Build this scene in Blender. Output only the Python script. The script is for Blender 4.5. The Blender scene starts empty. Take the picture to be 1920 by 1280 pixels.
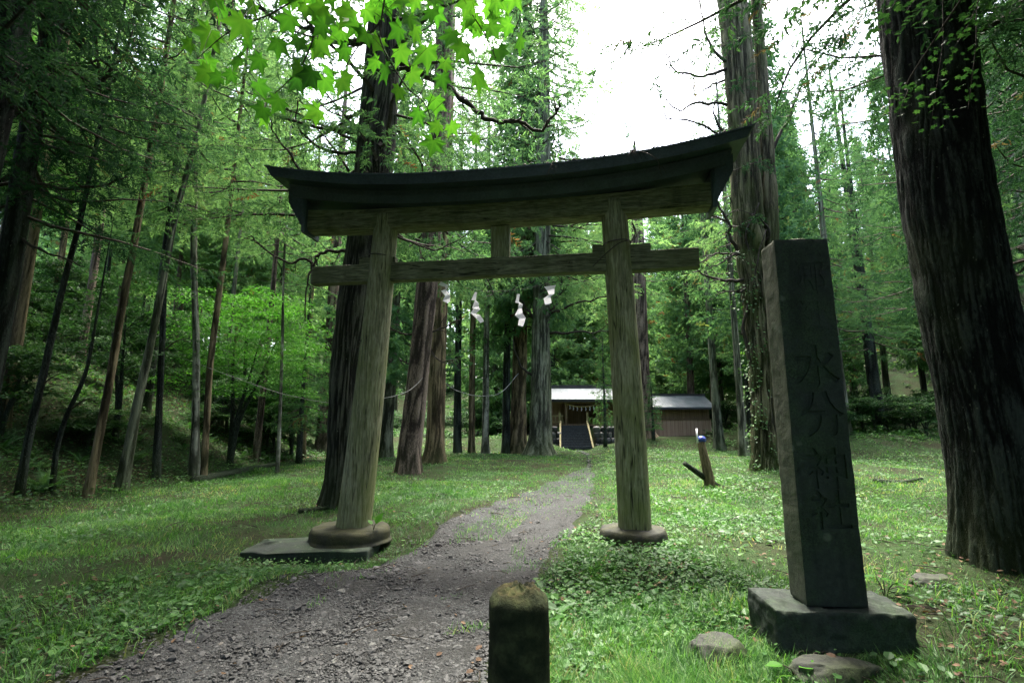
import bpy, math
import numpy as np
from math import radians, pi, sin, cos, atan, tan, sqrt, exp
rs = np.random.RandomState(7)
sc = bpy.context.scene

# ------------------------------------------------------------------ camera, world, sun, exposure
F, HC = 940.0, 1.5
PITCH = atan(158 / 940)
cd = bpy.data.cameras.new("camera"); cam = bpy.data.objects.new("camera", cd)
sc.collection.objects.link(cam); sc.camera = cam
cam.location = (0, 0, HC); cam.rotation_euler = (pi / 2 + PITCH, 0, 0)
cd.sensor_width = 36; cd.lens = F / 1920 * 36; cd.clip_start = 0.05; cd.clip_end = 1500
cd.dof.use_dof = True; cd.dof.focus_distance = 7.0; cd.dof.aperture_fstop = 9.0

SUN_EL, SUN_AZ = 70.0, 12.0            # azimuth: degrees from +Y towards +X
w = bpy.data.worlds.new("World"); sc.world = w; w.use_nodes = True
nt = w.node_tree; nt.nodes.clear()
sky = nt.nodes.new("ShaderNodeTexSky"); sky.sky_type = 'NISHITA'; sky.sun_disc = False
sky.sun_elevation = radians(SUN_EL); sky.sun_rotation = radians(SUN_AZ)
sky.dust_density = 6.0; sky.air_density = 1.0; sky.ozone_density = 1.0
bg = nt.nodes.new("ShaderNodeBackground"); bg.inputs[1].default_value = 0.15
wo = nt.nodes.new("ShaderNodeOutputWorld")
nt.links.new(sky.outputs[0], bg.inputs[0]); nt.links.new(bg.outputs[0], wo.inputs[0])
sl = bpy.data.lights.new("sun", 'SUN'); sl.energy = 1.5; sl.angle = radians(14); sl.color = (1.0, 0.96, 0.88)
sun = bpy.data.objects.new("sun", sl); sc.collection.objects.link(sun)
_e, _a = radians(SUN_EL), radians(SUN_AZ)
from mathutils import Vector, Matrix
sun.rotation_euler = Vector((cos(_e) * sin(_a), cos(_e) * cos(_a), sin(_e))).to_track_quat('Z', 'Y').to_euler()
sun.location = (0, 0, 40)
sc.view_settings.view_transform = 'Standard'; sc.view_settings.look = 'None'
sc.view_settings.gamma = 1.0; sc.view_settings.exposure = 3.25
sc.cycles.max_bounces = 7; sc.cycles.diffuse_bounces = 4; sc.cycles.transmission_bounces = 5
sc.cycles.glossy_bounces = 2; sc.cycles.transparent_max_bounces = 8
sc.cycles.use_denoising = True; sc.cycles.denoising_prefilter = 'NONE'; sc.cycles.denoising_input_passes = 'RGB_ALBEDO_NORMAL'; sc.cycles.use_adaptive_sampling = True; sc.cycles.adaptive_threshold = 0.01
sc.cycles.sample_clamp_indirect = 4.0

# ------------------------------------------------------------------ measuring: photo pixel -> point of the place
cP, sP = cos(PITCH), sin(PITCH)
def ray(u, v):
    a = (u - 960) / F; b = -(v - 640) / F
    return a, cP - b * sP, sP + b * cP
def at(u, v, Y):
    a, y, z = ray(u, v); t = Y / y
    return np.array((a * t, Y, HC + z * t))

# ------------------------------------------------------------------ numpy noise
def _h(i, j, k, s):
    n = (i * 374761393 + j * 668265263 + k * 1442695041 + s * 974634777) & 0xffffffff
    n = ((n ^ (n >> 13)) * 1274126177) & 0xffffffff
    return ((n ^ (n >> 16)) & 0xffff) / 65535.0
def noise(x, y, z=0.0, s=0):
    x, y, z = np.broadcast_arrays(np.asarray(x, float), np.asarray(y, float), np.asarray(z, float))
    i, j, k = np.floor(x).astype(np.int64), np.floor(y).astype(np.int64), np.floor(z).astype(np.int64)
    fx, fy, fz = x - i, y - j, z - k
    fx, fy, fz = fx * fx * (3 - 2 * fx), fy * fy * (3 - 2 * fy), fz * fz * (3 - 2 * fz)
    r = 0
    for a in (0, 1):
        for b in (0, 1):
            for c in (0, 1):
                r = r + _h(i + a, j + b, k + c, s) * (fx if a else 1 - fx) * (fy if b else 1 - fy) * (fz if c else 1 - fz)
    return r * 2 - 1
def ss(e0, e1, x):
    t = np.clip((np.asarray(x, float) - e0) / (e1 - e0), 0, 1); return t * t * (3 - 2 * t)

# ------------------------------------------------------------------ terrain height and path
PL = np.array([(-6, -6.0), (0, -4.2), (3.42, -2.75), (4.62, -2.42), (6.24, -1.6), (9.79, -.42), (13.8, .80), (20.4, 2.5), (28, 3.3), (34, 3.4)])
PR = np.array([(-6, -1.6), (0, -.7), (3.4, -.12), (5.39, .24), (6.78, .72), (9.79, 1.42), (14.47, 2.5), (23.6, 4.2), (28, 5.0), (34, 5.2)])
def pleft(y): return np.interp(y, PL[:, 0], PL[:, 1])
def pright(y): return np.interp(y, PR[:, 0], PR[:, 1])
def path_in(x, y):
    """signed distance-like measure: > 0 inside the track, metres from its edge"""
    n = .16 * noise(np.asarray(x) * 1.7, np.asarray(y) * 1.7, 0, 5) + .08 * noise(np.asarray(x) * 6, np.asarray(y) * 6, 0, 6)
    d = np.minimum(x - pleft(y), pright(y) - x) * .85 + n
    return np.where(np.asarray(y) > 33.2, -1.0, d)
def H(x, y):
    x = np.asarray(x, float); y = np.asarray(y, float)
    e = -9.0 - x + .6 * noise(x * .25, y * .25, 0, 1) - 1.2 * ss(16, 26, y)
    e = np.maximum(e, 0)
    left = np.minimum(.58 * (np.sqrt(e * e + .5) - .7), 9) * (1 - .45 * ss(26, 40, y))
    left = np.where(e > 0, np.maximum(left, 0), 0)
    right = .95 * ss(13, 18, x) * ss(22, 27.5, y) * (1 + .25 * noise(x * .4, y * .4, 0, 3))
    far = .75 * ss(30, 35, y) * np.maximum(1 - np.exp(-((x - 4.3) / 1.9) ** 2), ss(33.6, 34.4, y)) + .7 * ss(33.6, 34.6, y) * (ss(1.2, 2.2, x) - ss(7.6, 8.6, x))
    bump = .05 * noise(x * .9, y * .9, 0, 2) + .10 * noise(x * .23, y * .23, 0, 4)
    ins = ss(-.3, .5, np.minimum(x - pleft(y), pright(y) - x))
    g = .05 * np.exp(-((x - 1.9) ** 2 + (y - 6.4) ** 2) / 1.6)
    g = g + .05 * np.exp(-((x - 2.3) ** 2 + (y - 3.3) ** 2) / 1.5) + .22 * np.exp(-((x - 5.8) ** 2 + (y - 5.9) ** 2) / 1.6)
    hill = 13 * (1 - np.exp(-np.maximum(y - 50, 0) * .03)) + 10 * (1 - np.exp(-np.maximum(-7 - y, 0) * .05)) + 8 * (1 - np.exp(-np.maximum(x - 34, 0) * .04))  # the rise behind the camera is added to block light from there
    hump = .35 * np.exp(-((x - 10.5) ** 2 + (y - 17.0) ** 2) / 5)
    z = left + right + far + bump * (1 - .75 * ins) + g + hump + hill - .06 * ins
    k1 = np.exp(-(((x + 2.35) / 1.5) ** 2 + ((y - 6.65) / 1.0) ** 2) ** 2)
    k2 = np.exp(-(((x - 1.55) / .9) ** 2 + ((y - 6.5) / .9) ** 2) ** 2)
    z = z * (1 - k1) - .17 * k1
    return z * (1 - k2) + .085 * k2
def ground(u, v, it=12):
    a, y, z = ray(u, v); h = 0.0
    for _ in range(it):
        t = (h - HC) / z if z < 0 else 30
        h = .5 * h + .5 * float(H(a * t, y * t))
    t = (h - HC) / z
    return np.array((a * t, y * t, float(H(a * t, y * t))))

# ------------------------------------------------------------------ materials
MATS = {}
def mat(name, build):
    if name in MATS: return MATS[name]
    m = bpy.data.materials.new(name); m.use_nodes = True; t = m.node_tree; t.nodes.clear()
    out = t.nodes.new("ShaderNodeOutputMaterial")
    build(t, out); MATS[name] = m; return m
def N(t, kind, **kw):
    n = t.nodes.new(kind)
    for k, v in kw.items():
        if k.startswith('i_'):
            key = k[2:]; n.inputs[int(key) if key.isdigit() else key.replace('_', ' ')].default_value = v
        else: setattr(n, k, v)
    return n
def ramp(t, src, stops):
    r = N(t, "ShaderNodeValToRGB"); e = r.color_ramp.elements
    while len(e) < len(stops): e.new(.5)
    for q, (p_, c_) in zip(e, stops):
        q.position = p_; q.color = tuple(c_) + (1,) if len(c_) == 3 else c_
    t.links.new(src, r.inputs[0]); return r.outputs[0]
def mixc(t, fac, a, b, mode='MIX'):
    m = N(t, "ShaderNodeMix", data_type='RGBA', blend_type=mode)
    for s, v in ((m.inputs[0], fac), (m.inputs[6], a), (m.inputs[7], b)):
        if hasattr(v, 'is_output') or isinstance(v, bpy.types.NodeSocket): t.links.new(v, s)
        elif isinstance(v, (int, float)): s.default_value = v
        else: s.default_value = tuple(v) + (1,)
    return m.outputs[2]
def noise_n(t, scale, detail=6, rough=.6, sc3=(1, 1, 1), coord='Object', dist=0):
    tc = N(t, "ShaderNodeTexCoord"); mp = N(t, "ShaderNodeMapping"); mp.inputs['Scale'].default_value = sc3
    t.links.new(tc.outputs[coord], mp.inputs[0])
    n = N(t, "ShaderNodeTexNoise"); n.inputs['Scale'].default_value = scale; n.inputs['Detail'].default_value = detail
    n.inputs['Roughness'].default_value = rough; n.inputs['Distortion'].default_value = dist
    t.links.new(mp.outputs[0], n.inputs['Vector']); return n.outputs[0]
def surf(t, out, col, rough=.8, bump=None, bstr=.5, bdist=.02, spec=.3, metal=0, bump2=None, b2=.3, b2d=.01):
    b = N(t, "ShaderNodeBsdfPrincipled")
    if isinstance(col, bpy.types.NodeSocket): t.links.new(col, b.inputs['Base Color'])
    else: b.inputs['Base Color'].default_value = tuple(col) + (1,)
    if isinstance(rough, bpy.types.NodeSocket): t.links.new(rough, b.inputs['Roughness'])
    else: b.inputs['Roughness'].default_value = rough
    b.inputs['Specular IOR Level'].default_value = spec; b.inputs['Metallic'].default_value = metal
    nrm = None
    for bb, s_, d_ in ((bump2, b2, b2d), (bump, bstr, bdist)):
        if bb is not None:
            bn = N(t, "ShaderNodeBump"); bn.inputs['Strength'].default_value = s_; bn.inputs['Distance'].default_value = d_
            t.links.new(bb, bn.inputs['Height'])
            if nrm is not None: t.links.new(nrm, bn.inputs['Normal'])
            nrm = bn.outputs[0]
    if nrm is not None: t.links.new(nrm, b.inputs['Normal'])
    t.links.new(b.outputs[0], out.inputs[0]); return b
def bark(name, dark, light, moss=(.05, .075, .02), mossamt=.5, freq=14, zs=.16, bd=.03):
    def bld(t, out):
        n1 = noise_n(t, freq, 8, .65, (1, 1, zs), dist=.4)
        n2 = noise_n(t, 1.3, 4, .6, (1, 1, .5))
        n3 = noise_n(t, freq * 3.1, 5, .7, (1, 1, .35))
        c = ramp(t, n1, [(.38, np.array(dark) * .25), (.47, dark), (.56, light), (.7, np.array(light) * 1.5)])
        c2 = mixc(t, .35, c, ramp(t, n3, [(.35, np.array(dark) * .6), (.65, light)]))
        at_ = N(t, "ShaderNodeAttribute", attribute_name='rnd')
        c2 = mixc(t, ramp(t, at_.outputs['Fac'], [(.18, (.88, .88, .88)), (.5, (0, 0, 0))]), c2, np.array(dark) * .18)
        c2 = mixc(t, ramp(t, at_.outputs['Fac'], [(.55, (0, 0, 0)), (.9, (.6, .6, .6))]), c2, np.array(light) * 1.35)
        mf = ramp(t, n2, [(.52 - .12 * mossamt, (0, 0, 0)), (.72 - .1 * mossamt, (mossamt, mossamt, mossamt))])
        tc = N(t, "ShaderNodeTexCoord"); sp = N(t, "ShaderNodeSeparateXYZ"); t.links.new(tc.outputs['Object'], sp.inputs[0])
        mr = N(t, "ShaderNodeMapRange"); mr.inputs[1].default_value = 1.1; mr.inputs[2].default_value = -.1; mr.inputs[4].default_value = .75 * min(1, mossamt + .35)
        t.links.new(sp.outputs[2], mr.inputs[0])
        mx = N(t, "ShaderNodeMath", operation='MAXIMUM'); t.links.new(mf, mx.inputs[0])
        ml = N(t, "ShaderNodeMath", operation='MULTIPLY'); t.links.new(mr.outputs[0], ml.inputs[0]); t.links.new(ramp(t, n3, [(.3, (.3, .3, .3)), (.6, (1, 1, 1))]), ml.inputs[1])
        t.links.new(ml.outputs[0], mx.inputs[1])
        sp_ = noise_n(t, 26, 2, .5, (1, 1, .6)); c2 = mixc(t, ramp(t, sp_, [(.70, (0, 0, 0)), (.74, (.8, .8, .8))]), c2, (.15, .17, .125))
        col = mixc(t, mx.outputs[0], c2, moss)
        surf(t, out, col, .9, n1, .9, bd, .15, bump2=n3, b2=.5, b2d=bd * .35)
    return mat(name, bld)
def leafmat(name, stops, trans=.4, rough=.5, spec=.25, tcol=1.6):
    def bld(t, out):
        a = N(t, "ShaderNodeAttribute", attribute_name='rnd')
        oi = N(t, "ShaderNodeObjectInfo")
        add = N(t, "ShaderNodeMath", operation='MULTIPLY_ADD'); t.links.new(oi.outputs['Random'], add.inputs[0]); add.inputs[1].default_value = .22
        t.links.new(a.outputs['Fac'], add.inputs[2])
        sb = N(t, "ShaderNodeMath", operation='SUBTRACT'); t.links.new(add.outputs[0], sb.inputs[0]); sb.inputs[1].default_value = .11
        c = ramp(t, sb.outputs[0], stops)
        b = N(t, "ShaderNodeBsdfPrincipled"); t.links.new(c, b.inputs['Base Color']); b.inputs['Roughness'].default_value = rough
        b.inputs['Specular IOR Level'].default_value = spec
        tr = N(t, "ShaderNodeBsdfTranslucent")
        t.links.new(mixc(t, 1.0, c, (tcol, tcol * 1.05, tcol * .6), 'MULTIPLY'), tr.inputs[0])
        m = N(t, "ShaderNodeMixShader"); m.inputs[0].default_value = trans
        t.links.new(b.outputs[0], m.inputs[1]); t.links.new(tr.outputs[0], m.inputs[2]); t.links.new(m.outputs[0], out.inputs[0])
    return mat(name, bld)

M_NEEDLE = leafmat('cedar_needles', [(0, (.035, .090, .045)), (.5, (.068, .150, .068)), (.86, (.11, .21, .085)), (.97, (.12, .15, .05)), (1, (.14, .075, .035))], .4, .85, .04)
M_NEEDLE_L = leafmat('cedar_needles_pale', [(0, (.075, .16, .075)), (.5, (.13, .24, .105)), (.9, (.19, .31, .14)), (1, (.17, .13, .06))], .45, .85, .04)
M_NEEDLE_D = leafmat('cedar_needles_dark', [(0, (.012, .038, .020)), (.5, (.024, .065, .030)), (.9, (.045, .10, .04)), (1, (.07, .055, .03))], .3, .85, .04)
M_BROAD = leafmat('maple_leaf_bright', [(0, (.014, .06, .010)), (.35, (.035, .14, .014)), (.7, (.055, .19, .018)), (1, (.09, .25, .025))], .5, tcol=1.3)
M_YOUNG = leafmat('young_maple_leaf', [(0, (.030, .12, .018)), (.5, (.065, .21, .028)), (1, (.12, .31, .045))], .45, tcol=1.3)
M_BROAD_D = leafmat('broad_leaf', [(0, (.012, .042, .014)), (.5, (.028, .080, .024)), (1, (.065, .14, .04))], .35, .5, .2)
M_GRASS = leafmat('grass_blade', [(0, (.016, .062, .014)), (.5, (.046, .140, .028)), (.9, (.12, .25, .055)), (1, (.26, .25, .11))], .4, .5, .32)
M_COVER = leafmat('ground_leaf', [(0, (.018, .062, .014)), (.55, (.045, .13, .028)), (.92, (.085, .19, .045)), (1, (.13, .22, .075))], .3, .5, .28)
M_DRY = leafmat('dry_leaf', [(0, (.06, .035, .018)), (.5, (.085, .052, .030)), (1, (.17, .115, .070))], .15, .7, .2)
M_TWIG = mat('twig_bark', lambda t, o: surf(t, o, ramp(t, noise_n(t, 30, 4), [(.35, (.02, .017, .012)), (.7, (.065, .055, .04))]), .9))
B_CEDAR = bark('bark_dark_cedar', (.034, .036, .027), (.10, .105, .08), mossamt=.35, freq=30, zs=0.12, bd=.05)
B_RED = bark('bark_red_brown', (.09, .066, .052), (.23, .175, .14), mossamt=.15, freq=38, zs=0.3, bd=.03)
B_TAN = bark('bark_tan', (.11, .082, .045), (.24, .185, .11), mossamt=.35, freq=30, zs=0.12)
B_GREY = bark('bark_grey_green', (.075, .080, .055), (.19, .20, .14), mossamt=.5, freq=30, zs=0.12)
B_YEL = bark('bark_golden', (.052, .050, .028), (.150, .145, .085), moss=(.06, .09, .02), mossamt=.6, freq=34, zs=0.08, bd=.05)
B_DARK = bark('bark_dark', (.013, .017, .014), (.048, .060, .050), mossamt=.3, freq=42, zs=0.3, bd=.05)
B_BIRCH = bark('bark_pale', (.13, .13, .10), (.30, .30, .24), mossamt=.4, freq=9, zs=.5, bd=.01)

# ------------------------------------------------------------------ mesh tools
class MB:
    def __init__(s): s.v = []; s.f = []; s.n = 0; s.r = []
    def add(s, v, faces, mi=0, r=None):
        """v (n,3); faces: list of int arrays (m,k)"""
        v = np.asarray(v, float).reshape(-1, 3); s.v.append(v)
        s.r.append(np.full(len(v), .5) if r is None else np.broadcast_to(np.asarray(r, float), (len(v),)))
        for f in (faces if isinstance(faces, list) else [faces]):
            s.f.append((np.asarray(f, np.int64) + s.n, mi))
        s.n += len(v); return s
    def build(s, name, mats, parent=None, smooth=True, loc=None):
        me = bpy.data.meshes.new(name)
        if not isinstance(mats, (list, tuple)): mats = [mats]
        for m in mats: me.materials.append(m)
        V = np.concatenate(s.v); me.vertices.add(len(V)); me.vertices.foreach_set('co', V.astype(np.float32).ravel())
        L = np.concatenate([f.ravel() for f, _ in s.f]); me.loops.add(len(L)); me.loops.foreach_set('vertex_index', L.astype(np.int32))
        cnt = np.concatenate([np.full(len(f), f.shape[1]) for f, _ in s.f]); st = np.concatenate([[0], np.cumsum(cnt)[:-1]])
        me.polygons.add(len(cnt)); me.polygons.foreach_set('loop_start', st.astype(np.int32))
        me.polygons.foreach_set('material_index', np.concatenate([np.full(len(f), m) for f, m in s.f]).astype(np.int32))
        me.polygons.foreach_set('use_smooth', np.full(len(cnt), smooth))
        me.update(calc_edges=True); me.validate()
        at_ = me.attributes.new('rnd', 'FLOAT', 'POINT'); at_.data.foreach_set('value', np.concatenate(s.r).astype(np.float32))
        o = bpy.data.objects.new(name, me); sc.collection.objects.link(o)
        if parent is not None: o.parent = parent
        if loc is not None: o.location = loc
        return o
    def box(s, c, size, rot=0, mi=0, taper=0, top=None, jit=0, r=None):
        c = np.array(c, float); hx, hy, hz = np.array(size) / 2
        q = np.array([(-hx, -hy, -hz), (hx, -hy, -hz), (hx, hy, -hz), (-hx, hy, -hz), (-hx, -hy, hz), (hx, -hy, hz), (hx, hy, hz), (-hx, hy, hz)])
        if taper: q[4:, :2] *= (1 - taper)
        if jit: q += rs.uniform(-jit, jit, q.shape)
        cr, sr = cos(rot), sin(rot); x = q[:, 0] * cr - q[:, 1] * sr; y = q[:, 0] * sr + q[:, 1] * cr
        q[:, 0], q[:, 1] = x, y
        return s.add(q + c, np.array([(0, 3, 2, 1), (4, 5, 6, 7), (0, 1, 5, 4), (1, 2, 6, 5), (2, 3, 7, 6), (3, 0, 4, 7)]), mi, r)
    def tube(s, pts, rad, sides=8, mi=0, caps=True, r=None, wob=0):
        pts = np.asarray(pts, float); n = len(pts); rad = np.broadcast_to(np.asarray(rad, float), (n,))
        tg = np.gradient(pts, axis=0); tg /= np.linalg.norm(tg, axis=1)[:, None] + 1e-9
        up = np.array((0, 0, 1.)) if abs(tg[:, 2]).mean() < .8 else np.array((0, 1., 0))
        a = np.cross(tg, up); a /= np.linalg.norm(a, axis=1)[:, None] + 1e-9; b = np.cross(tg, a)
        th = np.arange(sides) * 2 * pi / sides
        R = rad[:, None] * (1 + (rs.uniform(-wob, wob, (n, sides)) if wob else 0))
        v = pts[:, None] + R[..., None] * (np.cos(th)[None, :, None] * a[:, None] + np.sin(th)[None, :, None] * b[:, None])
        i = np.arange(n - 1)[:, None] * sides; j = np.arange(sides)[None]; k = (j + 1) % sides
        f = np.stack([i + j, i + k, i + sides + k, i + sides + j], -1).reshape(-1, 4)
        s.add(v.reshape(-1, 3), [f] + ([np.arange(sides)[None, ::-1], (np.arange(sides) + (n - 1) * sides)[None]] if caps else []), mi, r)
        return s
    def inst(s, tv, tf, pos, R, scale, r=None, mi=0, tr=None):
        """tv (k,3) template, pos (n,3), R (n,3,3) columns = axes, scale (n,) or (n,3)"""
        n = len(pos); k = len(tv); scale = np.asarray(scale, float)
        if scale.ndim == 1: scale = scale[:, None]
        v = tv[None] * np.broadcast_to(scale[:, None, :], (n, 1, scale.shape[1]))
        v = np.einsum('nij,nkj->nki', R, v) + pos[:, None]
        rr = rs.rand(n) if r is None else r
        fs = [(np.asarray(f)[None] + (np.arange(n) * k)[:, None, None]).reshape(-1, np.asarray(f).shape[1]) for f in (tf if isinstance(tf, list) else [tf])]
        rr = np.repeat(rr, k) if tr is None else np.clip(rr[:, None] + tr[None], 0, 1).ravel()
        return s.add(v.reshape(-1, 3), fs, mi, rr)
def frames(d, up=None, roll=None):
    """axes matrices: x column = d, y = side, z = normal"""
    d = d / (np.linalg.norm(d, axis=1)[:, None] + 1e-9)
    up = np.tile((0, 0, 1.), (len(d), 1)) if up is None else up
    y = np.cross(up, d); ln = np.linalg.norm(y, axis=1)[:, None]; y = np.where(ln < 1e-3, np.array((0, 1., 0)), y / (ln + 1e-9))
    z = np.cross(d, y)
    if roll is not None:
        c, s_ = np.cos(roll)[:, None], np.sin(roll)[:, None]; y, z = c * y + s_ * z, -s_ * y + c * z
    return np.stack([d, y, z], -1)
def tag(o, label=None, cat=None, group=None, kind=None):
    for k, v in (('label', label), ('category', cat), ('group', group), ('kind', kind)):
        if v: o[k] = v
    return o
def empty(name, loc, label, cat, group=None, rot=0):
    o = bpy.data.objects.new(name, None); sc.collection.objects.link(o); o.location = [float(q) for q in loc]; o.rotation_euler.z = rot
    o.empty_display_size = .3
    return tag(o, label, cat, group)
def clone(o, parent=None):
    c = o.copy(); sc.collection.objects.link(c)
    if parent is not None: c.parent = parent
    for ch in [q for q in bpy.data.objects if q.parent == o]: clone(ch, c)
    return c
def curve(pts, n):
    """Catmull-Rom through points"""
    P = np.asarray(pts, float); P = np.vstack([2 * P[0] - P[1], P, 2 * P[-1] - P[-2]]); m = len(P) - 3
    out = []
    for t in np.linspace(0, m - 1e-6, n):
        i = int(t); u = t - i; a, b, c, d = P[i:i + 4]
        out.append(.5 * (2 * b + (c - a) * u + (2 * a - 5 * b + 4 * c - d) * u * u + (3 * b - a - 3 * c + d) * u ** 3))
    return np.array(out)

# ------------------------------------------------------------------ ground and path
def ground_mat(t, out):
    n1 = noise_n(t, .9, 6, .6, coord='Object'); n2 = noise_n(t, 14, 6, .7); n3 = noise_n(t, 60, 4, .7)
    soil = ramp(t, n2, [(.3, (.010, .008, .005)), (.6, (.028, .021, .013)), (.8, (.05, .038, .025))])
    moss = ramp(t, n3, [(.3, (.012, .028, .009)), (.7, (.035, .070, .020))])
    c = mixc(t, ramp(t, n1, [(.38, (.25, .25, .25)), (.6, (.9, .9, .9))]), soil, moss)
    surf(t, out, c, .95, n2, .8, .04, .1, bump2=n3, b2=.6, b2d=.015)
def path_mat(t, out):
    tc = N(t, "ShaderNodeTexCoord")
    hs = []
    cols = None
    for scl in (26.0, 75.0):
        vo = N(t, "ShaderNodeTexVoronoi"); vo.inputs['Scale'].default_value = scl; t.links.new(tc.outputs['Object'], vo.inputs['Vector'])
        hs.append(vo)
    big = noise_n(t, .8, 5, .6); fine = noise_n(t, 9, 7, .7)
    cs = ramp(t, hs[1].outputs['Color'], [(.1, (.011, .0125, .0125)), (.6, (.040, .044, .0445)), (.95, (.11, .117, .115))])
    mud = ramp(t, fine, [(.3, (.010, .0102, .0092)), (.7, (.028, .029, .0265))])
    c = mixc(t, ramp(t, big, [(.4, (.15, .15, .15)), (.62, (.8, .8, .8))]), mud, cs)
    inv = ramp(t, hs[1].outputs['Distance'], [(0, (1, 1, 1)), (.7, (0, 0, 0))])
    inv0 = ramp(t, hs[0].outputs['Distance'], [(0, (1, 1, 1)), (.7, (0, 0, 0))])
    surf(t, out, c, ramp(t, big, [(.36, (.5, .5, .5)), (.5, (.8, .8, .8))]), inv, .8, .012, .2, bump2=inv0, b2=.35, b2d=.03)
def build_ground():
    k = 300
    s = np.linspace(-1, 1, k); gx = np.sinh(s * 5.2) / np.sinh(5.2) * 260 + 0 * s
    s2 = np.linspace(-.72, 1, 340); gy = 6 + np.sinh(s2 * 4.8) / np.sinh(4.8) * 300
    X, Y = np.meshgrid(gx, gy, indexing='ij'); Z = H(X, Y) + .0
    ins = path_in(X, Y); Z = Z - .03 * ss(-.1, .3, ins) * (Y < 33)
    n, m = X.shape; idx = np.arange(n * m).reshape(n, m)
    f = np.stack([idx[:-1, :-1], idx[1:, :-1], idx[1:, 1:], idx[:-1, 1:]], -1).reshape(-1, 4)
    o = MB().add(np.stack([X, Y, Z], -1).reshape(-1, 3), f).build('ground', mat('forest_floor', ground_mat))
    tag(o, 'grassy forest clearing floor of moss and soil', 'ground', kind='structure')
    ys = np.concatenate([np.arange(-4, 14, .09), np.arange(14, 33.1, .25)]); t = np.linspace(0, 1, 46)
    Yp = ys[:, None] + 0 * t[None]; wob = .10 * noise(ys * 2.3, 0 * ys, 0, 9)[:, None]; wob2 = .10 * noise(ys * 2.1, 0 * ys, 3, 10)[:, None]
    fade = ss(9, 26, ys)[:, None] * .75
    l = (pleft(ys)[:, None] + wob + fade); r = (pright(ys)[:, None] + wob2 - fade)
    Xp = l + (r - l) * t[None]
    Zp = H(Xp, Yp) + .018 + .012 * noise(Xp * 4, Yp * 4, 0, 11) + .006 * noise(Xp * 13, Yp * 13, 0, 12)
    Zp = Zp - .05 * np.maximum(0, np.abs(t[None] - .5) * 2 - .93) / .07
    n, m = Xp.shape; idx = np.arange(n * m).reshape(n, m)
    f = np.stack([idx[:-1, :-1], idx[:-1, 1:], idx[1:, 1:], idx[1:, :-1]], -1).reshape(-1, 4)
    o = MB().add(np.stack([Xp, Yp, Zp], -1).reshape(-1, 3), f).build('path', mat('gravel_track', path_mat))
    tag(o, 'damp grey gravel track curving under the gate to the stairs', 'path', kind='structure')
build_ground()

def polar(n, r0, r1, a0=-54, a1=54):
    r = np.exp(rs.uniform(np.log(r0), np.log(r1), n)); a = np.radians(rs.uniform(a0, a1, n))
    return r * np.sin(a), r * np.cos(a), r
SOLID = [(-2.17, 7.2, .5), (1.56, 6.66, .34)]
def solid(x, y):
    k = np.zeros(len(x), bool)
    for cx, cy, r in SOLID: k |= (x - cx) ** 2 + (y - cy) ** 2 < r * r
    k |= (x > 1.66) & (x < 2.58) & (y > 3.36 - (x - 1.7) * .08) & (y < 3.9)
    k |= (np.abs(x + 2.55) < .81) & (np.abs(y - 7.02 + (x + 2.67) * -.03) < .47)
    k |= (x > 2.2) & (x < 7) & (y > 32.8) & (y < 42)
    k |= (y > 33.5) & (x > 1) & (x < 15) & (y < 42)
    return k
LEAF_T = (np.array([(0, 0, 0), (.3, -.32, .06), (.7, -.30, .05), (1, 0, -.05), (.7, .30, .05), (.3, .32, .06), (.5, 0, -.02)], float),
          np.array([(0, 1, 6), (1, 2, 6), (2, 3, 6), (3, 4, 6), (4, 5, 6), (5, 0, 6)]))
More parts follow.
